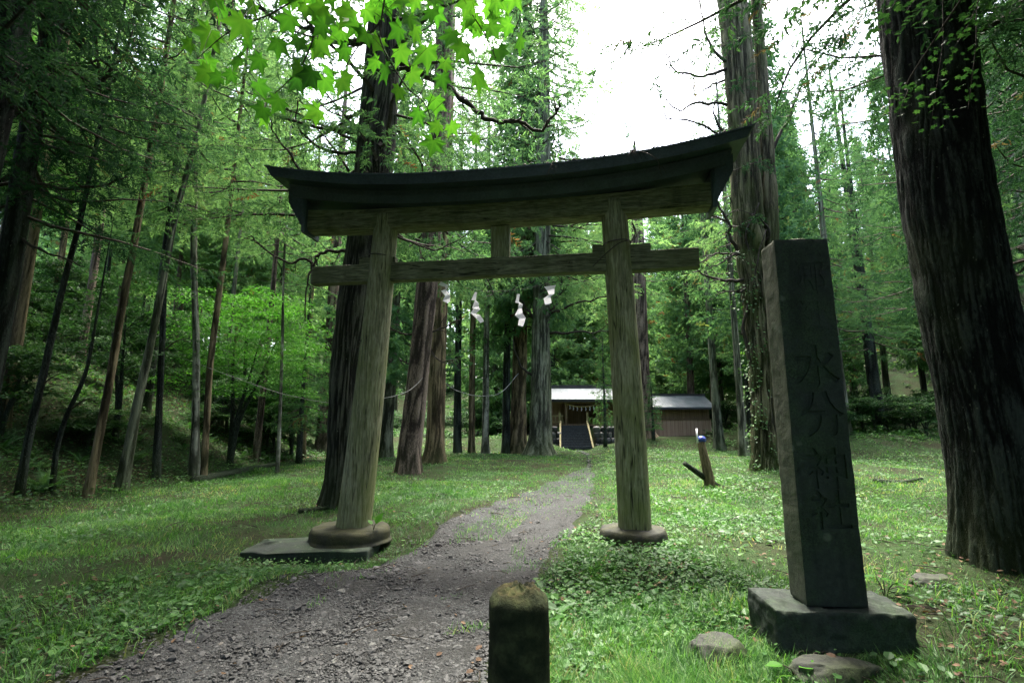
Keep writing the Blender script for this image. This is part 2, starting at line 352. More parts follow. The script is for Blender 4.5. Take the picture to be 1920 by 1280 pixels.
def build_grass():
    mb = MB()
    tv = np.array([(0, -.5, 0), (0, .5, 0), (.45, -.36, .03), (.45, .36, .03), (1, 0, -.08)], float)
    tf = [np.array([(0, 1, 3, 2)]), np.array([(2, 3, 4)])]
    x, y, r = polar(560000, 2.5, 36)
    z = H(x, y); p = path_in(x, y)
    keep = np.where(p < 0, 1.0, np.where(y > 8.5, .60 * ss(8.5, 16, y) * (1 - .55 * ss(.15, .5, p)) + .05, 0)) 
    mid = np.abs(x - (pleft(y) + pright(y)) / 2 + .25) < .35
    keep = np.where((p > 0) & mid & (y > 7), np.maximum(keep, .38), keep)
    keep = np.where((p > 0) & (p < .5) & (y > 4), np.maximum(keep, .22 * (noise(x * 3, y * 3, 0, 27) > .1)), keep)
    keep = np.where((p < 0) & (p > -.25), .55, keep)
    patch = noise(x * .8, y * .8, 0, 21) + .5 * noise(x * 2.7, y * 2.7, 0, 22)
    keep = keep * np.clip(.85 + .9 * patch, .12, 1)
    slope = -9.3 - x
    keep = keep * np.where(slope > 0, .35, 1) * np.where((x > 2.6) & (y < 6.5), .22, 1) * np.where((x > .3) & (y < 9), np.clip(.8 + 1.3 * noise(x * 1.6, y * 1.6, 0, 26), .15, 1), 1)
    k = (rs.rand(len(x)) < keep) & ~solid(x, y)
    x, y, z, r = x[k], y[k], z[k], r[k]; n = len(x)
    az = rs.uniform(0, 2 * pi, n) ; az = np.where(rs.rand(n) < .5, noise(x * 3, y * 3, 0, 23) * 4, az)
    el = rs.uniform(.35, 1.3, n)
    d = np.stack([np.cos(az) * np.cos(el), np.sin(az) * np.cos(el), np.sin(el)], -1)
    hgt = rs.uniform(.045, .12, n) * (1 + .6 * np.clip(noise(x * 1.1, y * 1.1, 0, 24), -.7, 1)) * np.where((x > .6) & (x < 1.8) & (y < 4.6), 1.6, 1)
    hgt = hgt * np.where(path_in(x, y) > 0, .7, 1) * np.where(y > 14, .8, 1)
    wid = np.maximum(.0056, .00085 * r) * rs.uniform(.6, 1.4, n)
    S = np.stack([hgt, wid, hgt * 1.2], -1)
    rnd = np.clip(.46 + .25 * noise(x * .6, y * .6, 0, 25) + .2 * noise(x * 5, y * 5, 0, 28) + rs.uniform(-.36, .36, n), 0, 1)
    mb.inst(tv, tf, np.stack([x, y, z - .005 + .03 * (path_in(x, y) > -.1)], -1), frames(d, roll=rs.uniform(-.5, .5, n)), S, rnd)
    o = mb.build('grass', M_GRASS, smooth=False)
    tag(o, 'short damp green grass covering the clearing', 'grass', kind='stuff')
def build_cover():
    mb = MB()
    x, y, r = polar(230000, 2.5, 45)
    z = H(x, y); p = path_in(x, y)
    patch = noise(x * .7, y * .7, 0, 31) + .55 * noise(x * 2.1, y * 2.1, 0, 32)
    right = (x > 2.6) | ((x > pright(y) + 1.5) & (y > 10))
    hill = x < -8.6
    near_left = (x < pleft(y)) & (x > pleft(y) - 1.9) & (y < 7)
    keep = np.clip(.02 + .8 * patch, .01, 1)
    keep = np.where(right, np.clip(.18 + .8 * patch, .03, 1), keep)
    keep = np.where((x > .2) & (x < 2.6) & (y < 6.5), np.clip(.25 + 1.0 * patch, .05, 1), keep)
    keep = np.where((x > 2.6) & (y < 6.5), keep * .6, keep)
    keep = np.where(near_left, np.clip(.42 + .7 * patch, .08, 1), keep)
    keep = np.where(hill, np.clip(.55 + 1.1 * patch, .05, 1), keep)
    keep = np.where(p > -.02, np.where(y > 9, .06, .0), keep)
    k = (rs.rand(len(x)) < keep) & ~solid(x, y)
    x, y, z, r, hill, right = x[k], y[k], z[k], r[k], hill[k], right[k]; n = len(x)
    az = rs.uniform(0, 2 * pi, n); el = rs.uniform(-.3, .55, n)
    d = np.stack([np.cos(az) * np.cos(el), np.sin(az) * np.cos(el), np.sin(el)], -1)
    size = rs.lognormal(np.log(.034), .38, n) * np.where(hill | (right & (y > 6)), 1.35, 1)
    size = np.maximum(size, .0028 * r) * np.where(r > 12, 1.15, 1)
    lift = rs.uniform(.01, .07, n) * np.where(hill, 3, 1) * np.where(right & (y > 9), 2.2, 1)
    rnd = np.clip(.45 + .25 * noise(x * 1.2, y * 1.2, 0, 35) + rs.uniform(-.35, .35, n) + (rs.rand(n) < .04) * .4, 0, 1)
    mb.inst(*LEAF_T, np.stack([x, y, z + lift], -1), frames(d, roll=rs.uniform(-.5, .5, n)), size, rnd)
    o = mb.build('ground_cover', M_COVER, smooth=False)
    tag(o, 'low broad leaved weeds and creepers over the soil', 'ground cover', kind='stuff')
def build_litter():
    mb = MB()
    x, y, r = polar(60000, 2.5, 30)
    hill = x < -9.2
    keep = np.where(hill, np.clip(.75 + 1.2 * noise(x * .45, y * .45, 0, 41), .1, 1), np.clip(.03 + .12 * noise(x, y, 0, 42), .004, 1))
    keep = np.where((x > 2.4) & (y < 6), .13, keep)
    keep = np.where(path_in(x, y) > 0, .008, keep)
    k = (rs.rand(len(x)) < keep) & ~solid(x, y); x, y, r = x[k], y[k], r[k]; n = len(x)
    az = rs.uniform(0, 2 * pi, n); d = np.stack([np.cos(az), np.sin(az), rs.uniform(-.3, .3, n)], -1)
    mb.inst(*LEAF_T, np.stack([x, y, H(x, y) + rs.uniform(.015, .06, n)], -1), frames(d, roll=rs.uniform(-.6, .6, n)), np.maximum(rs.uniform(.02, .06, n), .004 * r), rs.rand(n))
    tag(mb.build('leaf_litter', M_DRY, smooth=False), 'dry brown leaves scattered over the bank and grass', 'leaf litter', kind='stuff')
def ico():
    t = (1 + 5 ** .5) / 2
    v = np.array([(-1, t, 0), (1, t, 0), (-1, -t, 0), (1, -t, 0), (0, -1, t), (0, 1, t), (0, -1, -t), (0, 1, -t), (t, 0, -1), (t, 0, 1), (-t, 0, -1), (-t, 0, 1)], float)
    v /= np.linalg.norm(v[0])
    f = np.array([(0, 11, 5), (0, 5, 1), (0, 1, 7), (0, 7, 10), (0, 10, 11), (1, 5, 9), (5, 11, 4), (11, 10, 2), (10, 7, 6), (7, 1, 8), (3, 9, 4), (3, 4, 2), (3, 2, 6), (3, 6, 8), (3, 8, 9), (4, 9, 5), (2, 4, 11), (6, 2, 10), (8, 6, 7), (9, 8, 1)])
    return v, f
def icosub(n):
    v, f = ico()
    for _ in range(n):
        mid = {}; v = list(map(tuple, v)); nf = []
        def m(a, b):
            k = (min(a, b), max(a, b))
            if k not in mid:
                q = (np.array(v[a]) + np.array(v[b])) / 2; q /= np.linalg.norm(q); mid[k] = len(v); v.append(tuple(q))
            return mid[k]
        for a, b, c in f:
            ab, bc, ca = m(a, b), m(b, c), m(c, a); nf += [(a, ab, ca), (b, bc, ab), (c, ca, bc), (ab, bc, ca)]
        v = np.array(v); f = np.array(nf)
    return np.array(v), f
def stone_mat(t, out):
    a = N(t, "ShaderNodeAttribute", attribute_name='rnd'); n2 = noise_n(t, 40, 5, .7)
    c = mixc(t, .3, ramp(t, a.outputs['Fac'], [(0, (.010, .011, .011)), (.5, (.034, .0365, .036)), (.85, (.075, .079, .076)), (.97, (.15, .155, .14)), (1, (.09, .06, .042))]), ramp(t, n2, [(.3, (.012, .013, .013)), (.7, (.06, .062, .06))]))
    surf(t, out, c, .65, n2, .3, .004, .3)
def build_gravel():
    mb = MB(); x, y, r = polar(120000, 2.5, 15, -50, 25)
    p = path_in(x, y); rut = noise(x * .9 + y * .25, y * .45, 0, 51)
    keep = np.where(p > .02, np.clip(.55 - 1.1 * rut, .05, 1), np.where(p > -.25, .18, 0)) * (1 - .75 * ss(9.5, 15, y))
    k = (rs.rand(len(x)) < keep) & ~solid(x, y); x, y, r = x[k], y[k], r[k]; n = len(x)
    size = np.minimum(rs.lognormal(np.log(.0075), .55, n), .045); size = np.maximum(size, .0011 * r)
    S = np.stack([size * rs.uniform(.8, 1.5, n), size * rs.uniform(.7, 1.1, n), size * rs.uniform(.3, .65, n)], -1)
    az = rs.uniform(0, 2 * pi, n); d = np.stack([np.cos(az), np.sin(az), rs.uniform(-.25, .25, n)], -1)
    R = frames(d, roll=rs.uniform(-.3, .3, n)); z = H(x, y) + .018 + size * .12
    v, f = ico()
    for q in range(5):
        vv = v * (1 + rs.uniform(-.28, .28, (12, 1))); s_ = slice(q, None, 5)
        mb.inst(vv, f, np.stack([x, y, z], -1)[s_], R[s_], S[s_], rs.beta(2, 2.2, len(x[s_])))
    tag(mb.build('gravel', mat('gravel_stones', stone_mat), smooth=False), 'loose broken grey stones on the track', 'gravel', kind='stuff')
build_grass(); build_cover(); build_litter(); build_gravel()

def fern_template():
    V, Fc = [], []
    n = 12
    for i in range(n):
        t = .12 + .86 * i / (n - 1); h = .35 * t - .45 * t * t; L = .24 * sin(pi * min(1, t * .9 + .08)) + .02
        for sgn in (-1, 1):
            b = len(V); wv = .035
            V += [(t - wv, 0, h), (t + wv, 0, h - .01), (t + .09, sgn * L, h - .05 - .15 * L)]
            Fc.append((b, b + 1, b + 2))
    return np.array(V), np.array(Fc)
def build_undergrowth():
    mb = MB(); tv, tf = fern_template()
    pos, d, s_, rr = [], [], [], []
    x, y, r = polar(4200, 6, 75, -52, 52)
    hill = (x < -9.6); rt = (x > 12.5) & (y > 25); far = (y > 36)
    k = (hill & (rs.rand(len(x)) < .75)) | (rt & (rs.rand(len(x)) < .7)) | (far & (rs.rand(len(x)) < .8)); k &= ~solid(x, y)
    x, y = x[k], y[k]
    for a, b in zip(x, y):
        z = float(H(a, b)); m = rs.randint(5, 9); sz = rs.uniform(.22, .5); az0 = rs.rand() * 6.3
        for q in range(m):
            az = az0 + q * 2 * pi / m + rs.uniform(-.3, .3); el = rs.uniform(.25, .9)
            pos.append((a, b, z)); d.append((cos(az) * cos(el), sin(az) * cos(el), sin(el))); s_.append(sz * rs.uniform(.8, 1.15)); rr.append(rs.rand() * .8)
    mb.inst(tv, tf, np.array(pos), frames(np.array(d)), np.array(s_), np.array(rr))
    tag(mb.build('undergrowth', M_COVER, smooth=False), 'ferns and low leafy undergrowth on the forest banks', 'undergrowth', kind='stuff')
build_undergrowth()
def bank_plants():
    # leafy knee-high weeds that cover the left bank and the far slope
    q = np.random.RandomState(44); n0 = 5200
    r = np.exp(q.uniform(np.log(9), np.log(70), n0)); a = np.radians(q.uniform(-52, 50, n0)); x, y = r * np.sin(a), r * np.cos(a)
    k = ((x < -9.3) & (q.rand(n0) < np.clip(.75 + .8 * noise(x * .5, y * .5, 0, 91), .15, 1))) | ((y > 43) & (q.rand(n0) < .8)) | ((x > 13) & (y > 26))
    x, y, r = x[k], y[k], r[k]; m = 16; n = len(x); z = H(x, y)
    hgt = q.uniform(.12, .5, n); P = np.stack([np.repeat(x, m) + q.normal(0, .16, n * m), np.repeat(y, m) + q.normal(0, .16, n * m), np.repeat(z, m) + q.rand(n * m) * np.repeat(hgt, m) + .03], -1)
    az = q.rand(n * m) * 6.28; d = np.stack([np.cos(az), np.sin(az), q.uniform(-.5, .35, n * m)], -1)
    size = q.uniform(.06, .13, n * m) * np.clip(np.repeat(r, m) / 22, .8, 2.2); rr = np.clip(np.repeat(q.uniform(.2, .7, n), m) + q.uniform(-.2, .25, n * m), 0, 1)
    o = MB().inst(*LEAF_T, P, frames(d, roll=q.uniform(-.5, .5, n * m)), size, rr).build('bank_weeds', M_COVER, smooth=False)
    tag(o, 'knee high leafy weeds covering the forest banks', 'weeds', kind='stuff')
bank_plants()

# ------------------------------------------------------------------ trees
def spray_template(wide=1.0, n=30, seed=0, bl=.30):
    """a drooping twig set all round with short needle sprays"""
    q = np.random.RandomState(seed); V, Fc = [], []
    for i in range(n):
        t = (i + q.rand()) / n; p = np.array((t, .03 * sin(6 * t), -.26 * t * t)); a = q.rand() * 6.283
        d = np.array((q.uniform(.35, .95), cos(a), sin(a) * .75 - .12)); d /= np.linalg.norm(d)
        L = bl * q.uniform(.65, 1.2) * (1 - .35 * t); sd = np.cross(d, (cos(a * 3), sin(a * 3), .3)); sd *= .5 * .1 * wide * bl / .3 / (np.linalg.norm(sd) + 1e-6) * 2 * .32
        b = len(V); V += [p - sd * .5, p + sd * .5, p + d * L * .6 + sd * .8, p + d * L + (0, 0, -.15 * L), p + d * L * .6 - sd * .8]
        Fc.append((b, b + 1, b + 2, b + 4)); Fc.append((b + 4, b + 2, b + 3, b + 3))
    Fc = np.array(Fc); return np.array(V), [Fc[0::2], Fc[1::2][:, :3]]
SPR_F = [spray_template(1.0, 24, k, .30) for k in range(3)]
SPR_C = [spray_template(2.0, 11, k + 10, .42) for k in range(3)]
def conifer_crown(height, z0, R, nb, lat, spr, ssize, fine, mneed, seed, name='crown', shape=.8, droop=.35, az_rng=None, gaps=0):
    q = np.random.RandomState(seed); mb = MB(); P, D, S = [], [], []
    for b in range(nb):
        u = (b + q.rand()) / nb; z = z0 + (height - z0) * u ** 1.05
        prof = (1 - u) ** shape * (1 if u > .12 else .75 + 2 * u); L = max(.4, R * prof * q.uniform(.65, 1.15))
        az = b * 2.39996 + q.uniform(-.5, .5) if az_rng is None else q.uniform(*az_rng)
        if gaps and noise(z * .35, cos(az) * 1.5, sin(az) * 1.5, seed) < gaps: continue
        dr = droop * q.uniform(.5, 1.3); t = np.linspace(0, 1, 7)
        hz = z + L * (-dr * t * 1.5 + dr * 1.0 * t * t) + .05 * L * np.sin(t * 5 + q.rand() * 6)
        az_t = az + .25 * np.sin(t * 3 + q.rand() * 6) * t
        pts = np.stack([np.cos(az_t) * L * t, np.sin(az_t) * L * t, hz], -1)
        mb.tube(pts, np.linspace(.012 * L + .012, .006, 7), 4, 1, caps=False)
        for l in range(lat):
            tt = .18 + .82 * (l + q.rand()) / lat; i = min(5, int(tt * 6)); p0 = pts[i] + (pts[i + 1] - pts[i]) * (tt * 6 - i)
            dv = pts[i + 1] - pts[i]; dv = dv / np.linalg.norm(dv); sd = np.cross(dv, (0, 0, 1)); sgn = 1 if l % 2 else -1
            ld = dv * q.uniform(.4, .9) + sd * sgn * q.uniform(.4, 1.0) + np.array((0, 0, q.uniform(-.35, .15)))
            if tt > .93: ld = dv
            ld /= np.linalg.norm(ld); LL = (.34 * L * (1.05 - tt * .6) + .2) * q.uniform(.6, 1.1)
            m = max(2, int(spr * (LL / (.34 * R + .2)) + .5))
            ts = (np.arange(m) + q.rand(m)) / m
            pp = p0 + ld * LL * ts[:, None] + np.stack([q.normal(0, .07, m), q.normal(0, .07, m), -.25 * LL * ts ** 2 + q.normal(0, .05, m)], -1)
            dd = ld + q.normal(0, .42, (m, 3)) + np.array((0, 0, -.22))
            P.append(pp); D.append(dd); S.append(ssize * q.uniform(.6, 1.25, m))
    P, D, S = np.concatenate(P), np.concatenate(D), np.concatenate(S); n = len(P)
    cl = noise(P[:, 0] * .9, P[:, 1] * .9, P[:, 2] * .9, seed)
    rr = np.clip(.45 + .28 * cl + q.uniform(-.22, .22, n) + (q.rand(n) < .03) * .5, 0, 1)
    tp = SPR_F if fine else SPR_C; Rm = frames(D, roll=q.uniform(-.9, .9, n))
    for k in range(3): mb.inst(*tp[k], P[k::3], Rm[k::3], S[k::3], rr[k::3], 0)
    return mb.build(name, [mneed, M_TWIG], smooth=False)

def trunk_mb(pts, rad, sides=20, step=.25, ridge=.05, rf=9.0, flare=.55, lobes=6, seed=0, zf=.6):
    """pts (k,3) relative to the base, rad (k,)"""
    pts = np.asarray(pts, float); rad = np.asarray(rad, float); q = np.random.RandomState(seed)
    z = pts[:, 2]; zz = [z[0]]
    while zz[-1] < z[-1]:
        h = zz[-1] - z[0]; zz.append(zz[-1] + (step * .35 if h < 1 else step if h < 9 else step * 4))
    zz = np.array(zz); zz[-1] = z[-1]
    cx, cy, r = np.interp(zz, z, pts[:, 0]), np.interp(zz, z, pts[:, 1]), np.interp(zz, z, rad)
    k = max(3, int(.8 / step)); ker = np.ones(k) / k
    if len(zz) > 3 * k:
        pad = lambda a: np.convolve(np.pad(a, (k // 2, k - 1 - k // 2), mode='edge'), ker, 'valid')
        cx, cy, r = pad(cx), pad(cy), pad(r)
    th = np.arange(sides) * 2 * pi / sides
    ph = q.rand() * 6.28; h = zz - z[0]
    fl = flare * np.exp(-h / .38)[:, None] * (.55 + .45 * np.cos(lobes * th + ph + .8 * np.sin(2 * th))[None]) + .12 * flare * np.exp(-h / 1.6)[:, None]
    cr, sr = np.cos(th)[None], np.sin(th)[None]; R0 = rad.max()
    sw = .25 * noise(cr * 2, sr * 2, zz[:, None] * .8, seed + 5); ca, sa = np.cos(th[None] + sw), np.sin(th[None] + sw)
    nz = 1 - 2.6 * np.abs(noise(ca * R0 * rf, sa * R0 * rf, zz[:, None] * zf, seed + 3)) + .5 * noise(ca * R0 * rf * 2.3, sa * R0 * rf * 2.3, zz[:, None] * zf * 4, seed + 4)
    nz = np.clip(-nz * 1.0, -1.3, 1.2)
    big = noise(cr * 1.3, sr * 1.3, zz[:, None] * .5, seed + 7)
    RR = r[:, None] * (1 + fl + ridge * nz + .06 * big)
    v = np.stack([cx[:, None] + RR * cr, cy[:, None] + RR * sr, zz[:, None] + 0 * RR], -1)
    n = len(zz); i = np.arange(n - 1)[:, None] * sides; j = np.arange(sides)[None]; kk = (j + 1) % sides
    f = np.stack([i + j, i + kk, i + sides + kk, i + sides + j], -1).reshape(-1, 4)
    return MB().add(v.reshape(-1, 3), [f, (np.arange(sides) + (n - 1) * sides)[None]], 0, np.clip(.5 + .45 * nz, 0, 1).ravel())

# shared crowns
CR = {}
def proto(key, fn):
    if key not in CR:
        o = fn(); CR[key] = o.data; bpy.data.objects.remove(o)
    return CR[key]
def crown_data(key):
    P = {
     'far0': lambda: conifer_crown(28, 6, 3.6, 120, 10, 8, .62, False, M_NEEDLE, 100),
     'far1': lambda: conifer_crown(28, 7, 3.3, 115, 10, 8, .60, False, M_NEEDLE_L, 101),
     'far2': lambda: conifer_crown(28, 4.5, 3.9, 120, 10, 8, .62, False, M_NEEDLE, 102, droop=.5),
     'deep0': lambda: conifer_crown(28, 1.2, 4.2, 130, 10, 8, .70, False, M_NEEDLE_L, 108, droop=.45),
     'mid0': lambda: conifer_crown(26, 5.6, 3.8, 92, 10, 9, .40, True, M_NEEDLE, 103, gaps=-.45),
     'mid1': lambda: conifer_crown(26, 6.0, 3.4, 86, 10, 9, .40, True, M_NEEDLE_L, 104, droop=.5, gaps=-.45),
     'low0': lambda: conifer_crown(12, 2.0, 2.5, 60, 8, 7, .40, True, M_NEEDLE, 105, droop=.25),
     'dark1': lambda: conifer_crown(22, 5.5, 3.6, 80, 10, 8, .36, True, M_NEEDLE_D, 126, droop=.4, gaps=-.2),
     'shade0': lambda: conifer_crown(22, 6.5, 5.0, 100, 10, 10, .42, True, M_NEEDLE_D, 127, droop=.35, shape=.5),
     'high0': lambda: conifer_crown(26, 10.5, 3.2, 70, 9, 8, .38, True, M_NEEDLE, 131, gaps=-.3),
     'high1': lambda: conifer_crown(26, 9.5, 3.0, 66, 9, 8, .38, True, M_NEEDLE_L, 132, gaps=-.3),
     'full0': lambda: conifer_crown(36, 9, 5.2, 150, 11, 10, .46, True, M_NEEDLE_L, 133, shape=.45, droop=.5, gaps=-.5),
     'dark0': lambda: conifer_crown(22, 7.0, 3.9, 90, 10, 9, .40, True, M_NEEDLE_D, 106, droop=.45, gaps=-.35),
    }
    return proto(key, P[key])
def add_crown(root, key, rot=0, s=(1, 1, 1), loc=(0, 0, 0)):
    o = bpy.data.objects.new('crown', crown_data(key)); sc.collection.objects.link(o); o.parent = root
    o.rotation_euler.z = rot; o.scale = s; o.location = loc; return o

def px_trunk(name, label, cat, way, m, height, crown=None, group=None, sides=20, ridge=.05, flare=.55, zf=1.0, Y=None, branches=(), step=.25, lobes=6, crot=0, cscale=(1, 1, 1), rf=9., sink=.15, taper=.35, bare=None):
    """way: photo measures [(u, v, width_px)...] from the base up; the tree stands where its base meets the ground"""
    b = ground(way[0][0], way[0][1]) if Y is None else at(way[0][0], way[0][1], Y)
    if Y is not None: b[2] = float(H(b[0], b[1]))
    Yb = b[1]; pts, rad = [], []
    for u, v, wpx in way:
        p = at(u, v, Yb); pts.append(p - b); a, y, z = ray(u, v)
        rad.append(wpx / 2 / F * Yb / y * 1.0)
    pts = np.array(pts); pts[0, 2] = -sink
    top = pts[-1]; dirn = (pts[-1] - pts[-2]); dirn = dirn / max(dirn[2], .1) if len(pts) > 1 else np.array((0, 0, 1.))
    if crown: height_t = height * .92
    else: height_t = height
    if height_t > top[2] + .5:
        k = np.array([.5, 1.]); hh = height_t - top[2]
        e = np.stack([top + np.array((dirn[0] * .5 * hh * kk, dirn[1], hh * kk)) * np.array((1, 0, 1)) for kk in k])
        pts = np.vstack([pts, e]); rad += [rad[-1] * (1 - (1 - taper) * .5), rad[-1] * taper * .4]
    root = empty(name, b, label, cat, group)
    seed = abs(int(way[0][0] * 7 + way[0][1])) % 9999
    trunk_mb(pts, rad, sides, step, ridge, rf, flare, lobes, seed, zf).build('trunk', m, root)
    if crown:
        ch_ = {'low0': 12, 'dark0': 22, 'mid0': 26, 'mid1': 26, 'high0': 26, 'high1': 26, 'full0': 36, 'dark1': 22}.get(crown, 28)
        add_crown(root, crown, crot, (cscale[0], cscale[1], max(cscale[2], height / ch_ * 1.01)), (float(np.interp(8, pts[:, 2], pts[:, 0])), 0, 0))
    for br in branches:
        w0, poly = br[0], br[1]; dY = br[2] if len(br) > 2 else 0.0
        n = len(poly); P3 = []
        for i, (u, v) in enumerate(poly): P3.append(at(u, v, Yb + dY * i / max(1, n - 1) - (.25 if i else 0) * (0)) - b)
        P3 = curve(P3, 5 * n); r0 = w0 / 2 / F * Yb
        jig = np.stack([noise(np.arange(len(P3)) * .6, seed + w0 * 3, k * 9.1, 3) for k in range(3)], -1) * r0 * .8
        P3 = P3 + jig; mbb = MB(); mbb.tube(P3, np.linspace(r0, r0 * .3, len(P3)), 7, wob=.12)
        q = np.random.RandomState(seed + int(poly[0][0]))
        for _ in range(n + 2):      # side twigs
            i = q.randint(2, len(P3) - 1); dv = P3[min(i + 1, len(P3) - 1)] - P3[i - 1]; dv /= np.linalg.norm(dv) + 1e-6
            dd = dv + q.normal(0, .7, 3); dd /= np.linalg.norm(dd); L = q.uniform(.15, .6) * Yb / 12
            tp = np.stack([P3[i] + dd * L * s_ + np.array((0, 0, -.12 * L * s_ * s_)) for s_ in (0, .33, .66, 1)]); tp[1:] += q.normal(0, .05 * L, (3, 3))
            mbb.tube(tp, np.linspace(r0 * .35, r0 * .1, 4), 4)
        mbb.build('branch', M_TWIG if w0 < 14 else m, root)
    return root

BC = [(7, [(671, 285), (630, 287), (596, 274), (570, 255), (557, 225), (557, 191)], -1.0), (8, [(673, 266), (630, 246), (592, 229), (536, 204)], -.6),
      (7, [(670, 390), (600, 350), (561, 315), (536, 281), (514, 247), (506, 225)], -.8), (6, [(655, 322), (630, 285), (596, 240), (575, 215)], .4),
      (13, [(715, 100), (770, 128), (836, 161), (874, 195), (900, 217), (930, 229), (964, 229), (1005, 244), (1031, 229), (1042, 202)], -1.2),
      (7, [(652, 470), (619, 472), (597, 478), (587, 496), (581, 517), (573, 547), (570, 600)], -.5), (6, [(590, 500), (574, 487), (544, 492), (510, 478), (483, 454), (470, 440)], -.5),
      (5, [(700, 420), (755, 448), (790, 462), (820, 468), (850, 455), (890, 430)], -.5),
      (15, [(690, 80), (664, 78), (604, 71), (562, 49), (517, 37), (480, 22), (430, 30)], -1.0), (15, [(725, 105), (742, 86), (780, 49), (817, 15), (832, -10)], -.5),
      (5, [(690, 190), (720, 170), (690, 230), (672, 262)], -.5), (5, [(672, 215), (640, 218), (612, 205), (590, 178)], -.6)]
cedar1 = px_trunk('cedar_tree', 'huge dark furrowed cedar right behind the left gate pillar, with gnarled bare lower branches', 'tree',
    [(650, 945, 84), (652, 900, 76), (655, 700, 72), (672, 560, 70), (690, 430, 66), (706, 260, 66), (718, 100, 62), (725, 0, 58)], B_CEDAR, 23, 'mid0', sides=170, ridge=.036, step=.06, zf=1.3, flare=.42, lobes=5, rf=24., branches=BC, crot=1.2, cscale=(1.15, 1.15, 1.05))
px_trunk('cedar_tree', 'straight reddish brown cedar, its base left of the track behind the gate', 'tree',
    [(766, 886, 46), (768, 840, 42), (785, 700, 40), (800, 540, 38), (818, 350, 36), (830, 200, 34), (835, 0, 32)], B_RED, 32, 'mid0', sides=56, ridge=.05, step=.15, flare=.35, crot=3.0,
    branches=[(5, [(790, 618), (766, 627), (740, 620), (728, 610)]), (5, [(795, 625), (815, 620), (849, 606), (870, 596)]), (4, [(800, 624), (808, 658), (828, 678), (869, 668)]), (5, [(812, 480), (850, 500), (900, 505), (930, 560)])])
px_trunk('cedar_tree', 'tan barked cedar with ivy at its foot, close behind the reddish cedar', 'tree',
    [(813, 868, 40), (816, 830, 34), (822, 600, 31), (834, 300, 29), (842, 0, 26)], B_TAN, 33, 'mid1', sides=44, ridge=.05, flare=.5, crot=.4)
px_trunk('cedar_tree', 'grey green cedar with thick flared foot left of the shrine stairs', 'tree',
    [(1012, 852, 50), (1012, 820, 40), (1013, 700, 34), (1015, 560, 32), (1018, 430, 29), (1020, 250, 26)], B_GREY, 36, 'full0', sides=48, ridge=.05, flare=.5, crot=2.2,
    branches=[(6, [(1022, 598), (1042, 570), (1050, 545), (1055, 524)]), (6, [(1024, 594), (1055, 578), (1100, 565), (1136, 555)], -2), (6, [(1028, 625), (1060, 624), (1100, 623), (1142, 621)], -2),
              (6, [(1002, 705), (984, 694), (970, 672), (960, 637)], -1), (6, [(1005, 602), (992, 585), (978, 565), (962, 550)])])
px_trunk('cedar_tree', 'tan orange cedar standing just left of the grey green cedar near the stairs', 'tree',
    [(971, 840, 34), (972, 800, 29), (975, 640, 26), (982, 420, 23)], B_TAN, 34, 'far0', sides=32, ridge=.04, flare=.4, crot=1)
px_trunk('cedar_tree', 'pale grey cedar visible just right of the left gate pillar', 'tree',
    [(722, 860, 30), (724, 820, 25), (735, 650, 22), (748, 420, 20)], B_GREY, 27, 'far2', sides=28, ridge=.04, flare=.4, crot=2)
px_trunk('cedar_tree', 'slender dark cedar in the middle of the gate opening', 'tree', [(858, 848, 15), (858, 700, 13), (862, 500, 11)], B_DARK, 24, 'high1', crot=.3)
px_trunk('cedar_tree', 'slender brown cedar beside the slender dark one in the gate opening', 'tree', [(884, 849, 13), (885, 700, 11), (889, 500, 10)], B_TAN, 24, 'high0', crot=.9)
px_trunk('cedar_tree', 'thin pale grey cedar in the middle of the gate opening', 'tree', [(910, 850, 14), (911, 700, 11), (914, 500, 9), (916, 330, 8)], B_BIRCH, 25, 'high1', crot=1.9)
px_trunk('cedar_tree', 'dark cedar left of the tan orange cedar near the stairs', 'tree', [(949, 842, 16), (950, 700, 13), (955, 500, 12)], B_DARK, 24, 'high1', crot=3.3)
px_trunk('cedar_tree', 'brown cedar with mossy foot partly hidden by the right gate pillar', 'tree',
    [(1212, 832, 38), (1208, 800, 30), (1203, 680, 27), (1196, 450, 24)], B_RED, 24, 'high0', sides=32, flare=.6, crot=1.4, cscale=(1.1, 1.1, .82))
# double trunk to the right of the gate
BR9 = [(7, [(1362, 130), (1322, 141), (1284, 139), (1262, 128), (1250, 98)], -1), (7, [(1364, 120), (1331, 81), (1318, 43), (1314, -10)], -.5), (6, [(1364, 196), (1322, 194), (1300, 194), (1279, 207), (1258, 197), (1243, 179)], -1),
       (5, [(1362, 150), (1339, 158), (1309, 175), (1279, 173)], .8), (6, [(1372, 262), (1343, 231), (1339, 200), (1352, 180)]), (6, [(1370, 262), (1339, 248), (1296, 226), (1250, 222), (1247, 200)], .6),
       (8, [(1442, 300), (1463, 252), (1484, 214), (1501, 162), (1520, 120)], -.6), (8, [(1392, 480), (1370, 445), (1366, 415), (1345, 379), (1340, 350)], -.6), (5, [(1368, 418), (1343, 407), (1324, 401)], -.4),
       (5, [(1392, 476), (1343, 476), (1312, 492)], -.5), (5, [(1398, 470), (1375, 479), (1352, 492), (1330, 504)], -.5), (8, [(1410, 525), (1373, 526), (1332, 520), (1307, 505)], -.6), (6, [(1408, 536), (1382, 547), (1355, 544)], -.5),
       (6, [(1420, 470), (1440, 440), (1428, 410), (1405, 400)], -.6), (7, [(1415, 700), (1395, 600), (1420, 520), (1400, 440), (1425, 380)], -.5), (6, [(1440, 800), (1420, 690), (1440, 600), (1415, 520), (1436, 430)], -.6)]
